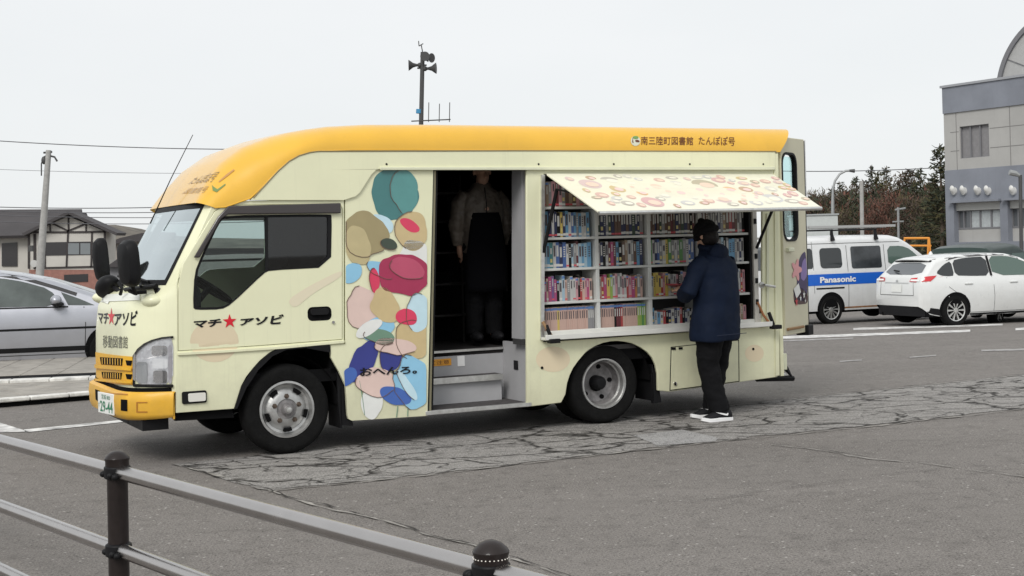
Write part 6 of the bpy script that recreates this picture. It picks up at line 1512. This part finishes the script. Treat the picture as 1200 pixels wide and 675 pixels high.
def small_house(nm, label, wl, rf, wn_, y, wm):
    c = hp_(sum(p[0] for p in wl)/len(wl), 300, y); o = thing(nm, label, 'house', (c[0], y, hz_))
    house_poly(wl, y, 6, wm, 'wall', o); house_poly(rf, y-.5, 7, ROOF, 'roof', o)
    for w_ in wn_:
        q = house_poly(w_, y-.06, .1, WHITEP, 'window', o); cx_ = sum(p[0] for p in w_)/4; cy_ = sum(p[1] for p in w_)/4
        house_poly([(cx_+(a-cx_)*.7, cy_+(b-cy_)*.75) for a, b in w_], y-.12, .1, mat('pane_grey', (.20, .22, .23), .2), 'pane', q)
small_house('small_house', 'small grey walled house with white framed window, half hidden by the mirrors', [(125, 286), (150, 283), (180, 283), (180, 340), (125, 340)], [(123, 286.5), (140, 279), (166, 273), (184, 272), (184, 284), (150, 283), (125, 288)], [[(127, 288), (132.5, 287.5), (132.5, 301), (127, 301)]], 125, mat('wall_beige', (.36, .33, .30), .85, var=.1))
small_house('low_house', 'low dark roofed house directly beside the truck windscreen', [(128, 312), (165, 310), (185, 310), (185, 345), (128, 345)], [(124, 313), (138, 303), (172, 296), (190, 300), (190, 312)], [], 95, mat('wall_grey', (.2, .2, .21), .85))
# ================================================================== VEGETATION
def leafmat(nm, c1, c2):
    m = mat(nm, c1, .8, var=.25, vscale=.9, col2=c2); return m
LG = leafmat('needles_green', (.042, .050, .024), (.014, .020, .011)); LO = leafmat('needles_olive', (.10, .088, .034), (.03, .03, .014)); LR = leafmat('needles_rust', (.16, .066, .044), (.06, .028, .02)); LB = leafmat('twigs_brown', (.10, .068, .048), (.034, .028, .020)); BARK = mat('bark', (.10, .075, .055), .9, var=.3)
def leafq(mb, c, s, d, rn):
    n = Vector((rn.uniform(-1, 1), rn.uniform(-1, 1), rn.uniform(-.2, 1))).normalized(); a = (d-n*d.dot(n)); a = a.normalized() if a.length > .01 else n.orthogonal(); b = n.cross(a)
    mb.add([c-b*s*.22, c+a*s-b*s*.10, c+a*s*1.25, c+a*s*.9+b*s*.12, c+b*s*.22], [(0, 1, 2, 3, 4)])
def conifer(H, R_, lm, seed, dens=1., bare=.0, lm2=None):
    rn = random.Random(seed); tk = MB().mt(BARK); cr_ = MB()
    tk.tube([(0, 0, 0), (rn.uniform(-.1, .1), 0, H*.5), (rn.uniform(-.15, .15), rn.uniform(-.1, .1), H)], [H*.018, H*.011, .02], 7)
    z = H*.10; k = 0
    while z < H*.985:
        f = 1-z/H; L_ = R_*(f**.75)*rn.uniform(.55, 1.18)+.12
        nb = rn.randint(4, 6)
        for j in range(nb):
            a = rn.uniform(0, 2*pi); Lb = L_*rn.uniform(.6, 1.15); dr = Vector((cos(a), sin(a), rn.uniform(-.18, .22)+.25*(1-f))).normalized()
            p0 = Vector((0, 0, z)); p1 = p0+dr*Lb+Vector((0, 0, -.06*Lb*Lb)); pm = p0.lerp(p1, .5)+Vector((0, 0, .05*Lb))
            tk.tube([p0, pm, p1], [.035*f+.012, .02, .008], 4, False)
            if rn.random() < bare: continue
            n = int(max(6, Lb*17*dens))
            for i in range(n):
                t = rn.uniform(.18, 1.04); c = (p0.lerp(pm, t*2) if t < .5 else pm.lerp(p1, t*2-1))
                c = c+Vector((rn.gauss(0, .16), rn.gauss(0, .16), rn.gauss(-.04, .12)))*(.5+.5*Lb/R_)
                cr_.mt(lm if (lm2 is None or rn.random() < .7) else lm2); leafq(cr_, c, rn.uniform(.14, .30), (dr+Vector((rn.gauss(0, .5), rn.gauss(0, .5), rn.gauss(0, .3)))).normalized(), rn)
        z += H*rn.uniform(.022, .042)
    return tk, cr_
def bushy(H, R_, lm, seed, n=2600, lm2=None):
    rn = random.Random(seed); tk = MB().mt(BARK); cr_ = MB().mt(lm)
    tk.tube([(0, 0, 0), (.05, 0, H*.35), (0, .05, H*.8)], [H*.02, H*.014, .02], 7)
    cl = []
    for i in range(26):
        z = H*rn.uniform(.22, .97); rr_ = R_*math.sqrt(max(.05, 1-((z/H-.45)/.58)**2)); a = rn.uniform(0, 2*pi); q = Vector((cos(a)*rr_*rn.uniform(.2, 1), sin(a)*rr_*rn.uniform(.2, 1), z)); cl.append(q)
        tk.tube([(0, 0, max(.1, z-rr_*.8)), Vector((0, 0, z)).lerp(q, .55)-Vector((0, 0, .15)), q, q+Vector((rn.gauss(0, .2), rn.gauss(0, .2), rn.uniform(.2, .6)))], [.05, .03, .015, .006], 4, False)
    for i in range(n):
        c = rn.choice(cl)+Vector((rn.gauss(0, .34), rn.gauss(0, .34), rn.gauss(0, .28)))
        cr_.mt(lm if (lm2 is None or rn.random() < .7) else lm2); leafq(cr_, c, rn.uniform(.10, .24), Vector((rn.gauss(0, .5), rn.gauss(0, .5), 1)).normalized(), rn)
    return tk, cr_
TREES = []
def proto(kind, *a, **k):
    tk, cw = (conifer if kind == 'c' else bushy)(*a, **k)
    t = tk.build('trunk', weld=0); c = cw.build('crown', weld=0, sharp=180); md = (t.data, c.data)
    for o in (t, c): bpy.data.objects.remove(o)
    return md
P_ = {'green': proto('c', 8, 2.0, LG, 3, 1.35, .02, LO), 'olive': proto('c', 7, 1.9, LO, 5, 1.3, .0, LG), 'rust': proto('b', 6, 1.9, LR, 7, 3200, LB), 'brown': proto('b', 6.5, 2.0, LB, 11, 2800, LO), 'sparse': proto('c', 8, 1.5, LG, 13, .45, .25, LB), 'mixed': proto('c', 7, 2.1, LB, 17, 1.1, .05, LG)}
def tree(kind, px, top, y, label, sx=1., group='trees beyond the car park', cat='tree', hbase=None):
    p = at(px, top, y); base = gz(60); H = p.z-base; h0 = {'green': 8, 'olive': 7, 'rust': 6, 'brown': 6.5, 'sparse': 8, 'mixed': 7}[kind]
    s = H/h0; t = thing({'green': 'conifer', 'olive': 'conifer', 'sparse': 'conifer', 'mixed': 'conifer', 'rust': 'leafy_tree', 'brown': 'leafy_tree'}[kind], label, cat, (p.x, y, base), rnd.uniform(0, 6.28), group)
    t.scale = (s*sx, s*sx, s)
    for nm, me in zip(('trunk', 'crown'), P_[kind]):
        o = bpy.data.objects.new(nm, me); COL.objects.link(o); o.parent = t
tree('green', 1101, 168, 78, 'tall dark green conifer touching the grey building corner', 1.05)
tree('olive', 1093, 205, 92, 'olive conifer left of the tall one by the building', .95)
tree('green', 1078, 196, 108, 'dark conifer with olive tips, third tree from the building', .8)
for i, (k, px, top, y, lab, sx) in enumerate([
    ('mixed', 1066, 199, 118, 'broad brown and green tree with a rounded top near the wire', .95),
    ('brown', 1052, 202, 124, 'brown leafless looking tree rising between two conifers', .95),
    ('sparse', 1038, 194, 128, 'thin ragged conifer with bare upper branches, right one of three', .9),
    ('rust', 1042, 222, 100, 'rust red bushy tree lowest in front of the wood', .95),
    ('olive', 1028, 203, 122, 'olive conifer behind the rust red tree', .9),
    ('sparse', 1021, 193, 126, 'thin ragged conifer with bare upper branches, middle of three', .85),
    ('mixed', 1014, 212, 112, 'brown green tree behind the plain pole', .9),
    ('green', 1003, 206, 120, 'dark conifer right of the curved lamp arm', .85),
    ('rust', 1022, 236, 96, 'small reddish bush tree left of the low lamp', .9),
    ('brown', 992, 216, 116, 'brown twiggy tree under the curved lamp arm', .9),
    ('sparse', 984, 212, 128, 'thin ragged conifer with bare upper branches, left one of three', .9),
    ('mixed', 976, 222, 112, 'brown green tree behind the curved lamp post', .9),
    ('brown', 964, 220, 108, 'brown twiggy tree next to the truck awning', .95),
    ('green', 952, 226, 116, 'dark conifer half hidden by the awning tip', .85),
    ('rust', 938, 232, 110, 'reddish tree seen beside the open rear door', .9),
    ('brown', 1072, 226, 96, 'brown tree in front of the olive conifers', .85),
    ('olive', 1088, 232, 88, 'low olive conifer in front of the tall dark one', 1.),
    ('mixed', 1058, 240, 92, 'low brown tree just above the orange barrier', 1.),
    ('green', 1000, 240, 98, 'low dark tree between the two poles', 1.),
    ('brown', 980, 242, 96, 'low brown tree above the pale hut', 1.),
    ]): tree(k, px, top, y, lab, sx)
ug = MB(); rn = random.Random(4)
for i in range(15000):
    px = rn.uniform(900, 1110); y = rn.uniform(104, 132); p = at(px, rn.uniform(236-.10*(px-950)+9*noise.noise(Vector((px*.06, 0, 0)))*2, 290), y)
    ug.mt(rn.choice([LG, LG, LG, LB, LO, LR])); leafq(ug, p, rn.uniform(.2, .5), Vector((rn.gauss(0, .6), 0, 1)).normalized(), rn)
tag(ug.build('undergrowth', weld=0, sharp=180), 'dark tangled undergrowth filling the gaps below the trees', 'undergrowth', None, 'stuff')
# wooded hill far left, low rise far right
def hill(pts, y, m, nm, dep=60):
    vs = []; fs = []
    n = len(pts)
    for r in range(6):
        for i, (px, py) in enumerate(pts):
            p = at(px, py, y); h = (p.z+1.5)*math.sin(pi/2*(1-abs(r-2)/3.6))
            vs.append((p.x, y+(r-2)*dep/3, -1.5+h+noise.noise(Vector((p.x*.05, r*2.1, 1)))*1.5))
    fs = [(r*n+i, r*n+i+1, (r+1)*n+i+1, (r+1)*n+i) for r in range(5) for i in range(n-1)]
    return tag(MB().mt(m).add(vs, fs).build(nm), kind='structure')
HM = mat('hill_wood', (.13, .115, .095), .95, var=.5, vscale=.12, bump=.6, bscale=.5)
hill([(60, 285), (80, 276), (100, 268), (112, 264), (125, 263), (135, 262), (145, 264), (155, 267), (175, 272), (230, 280), (420, 283)]+[(600, 283)], 420, HM, 'hills')
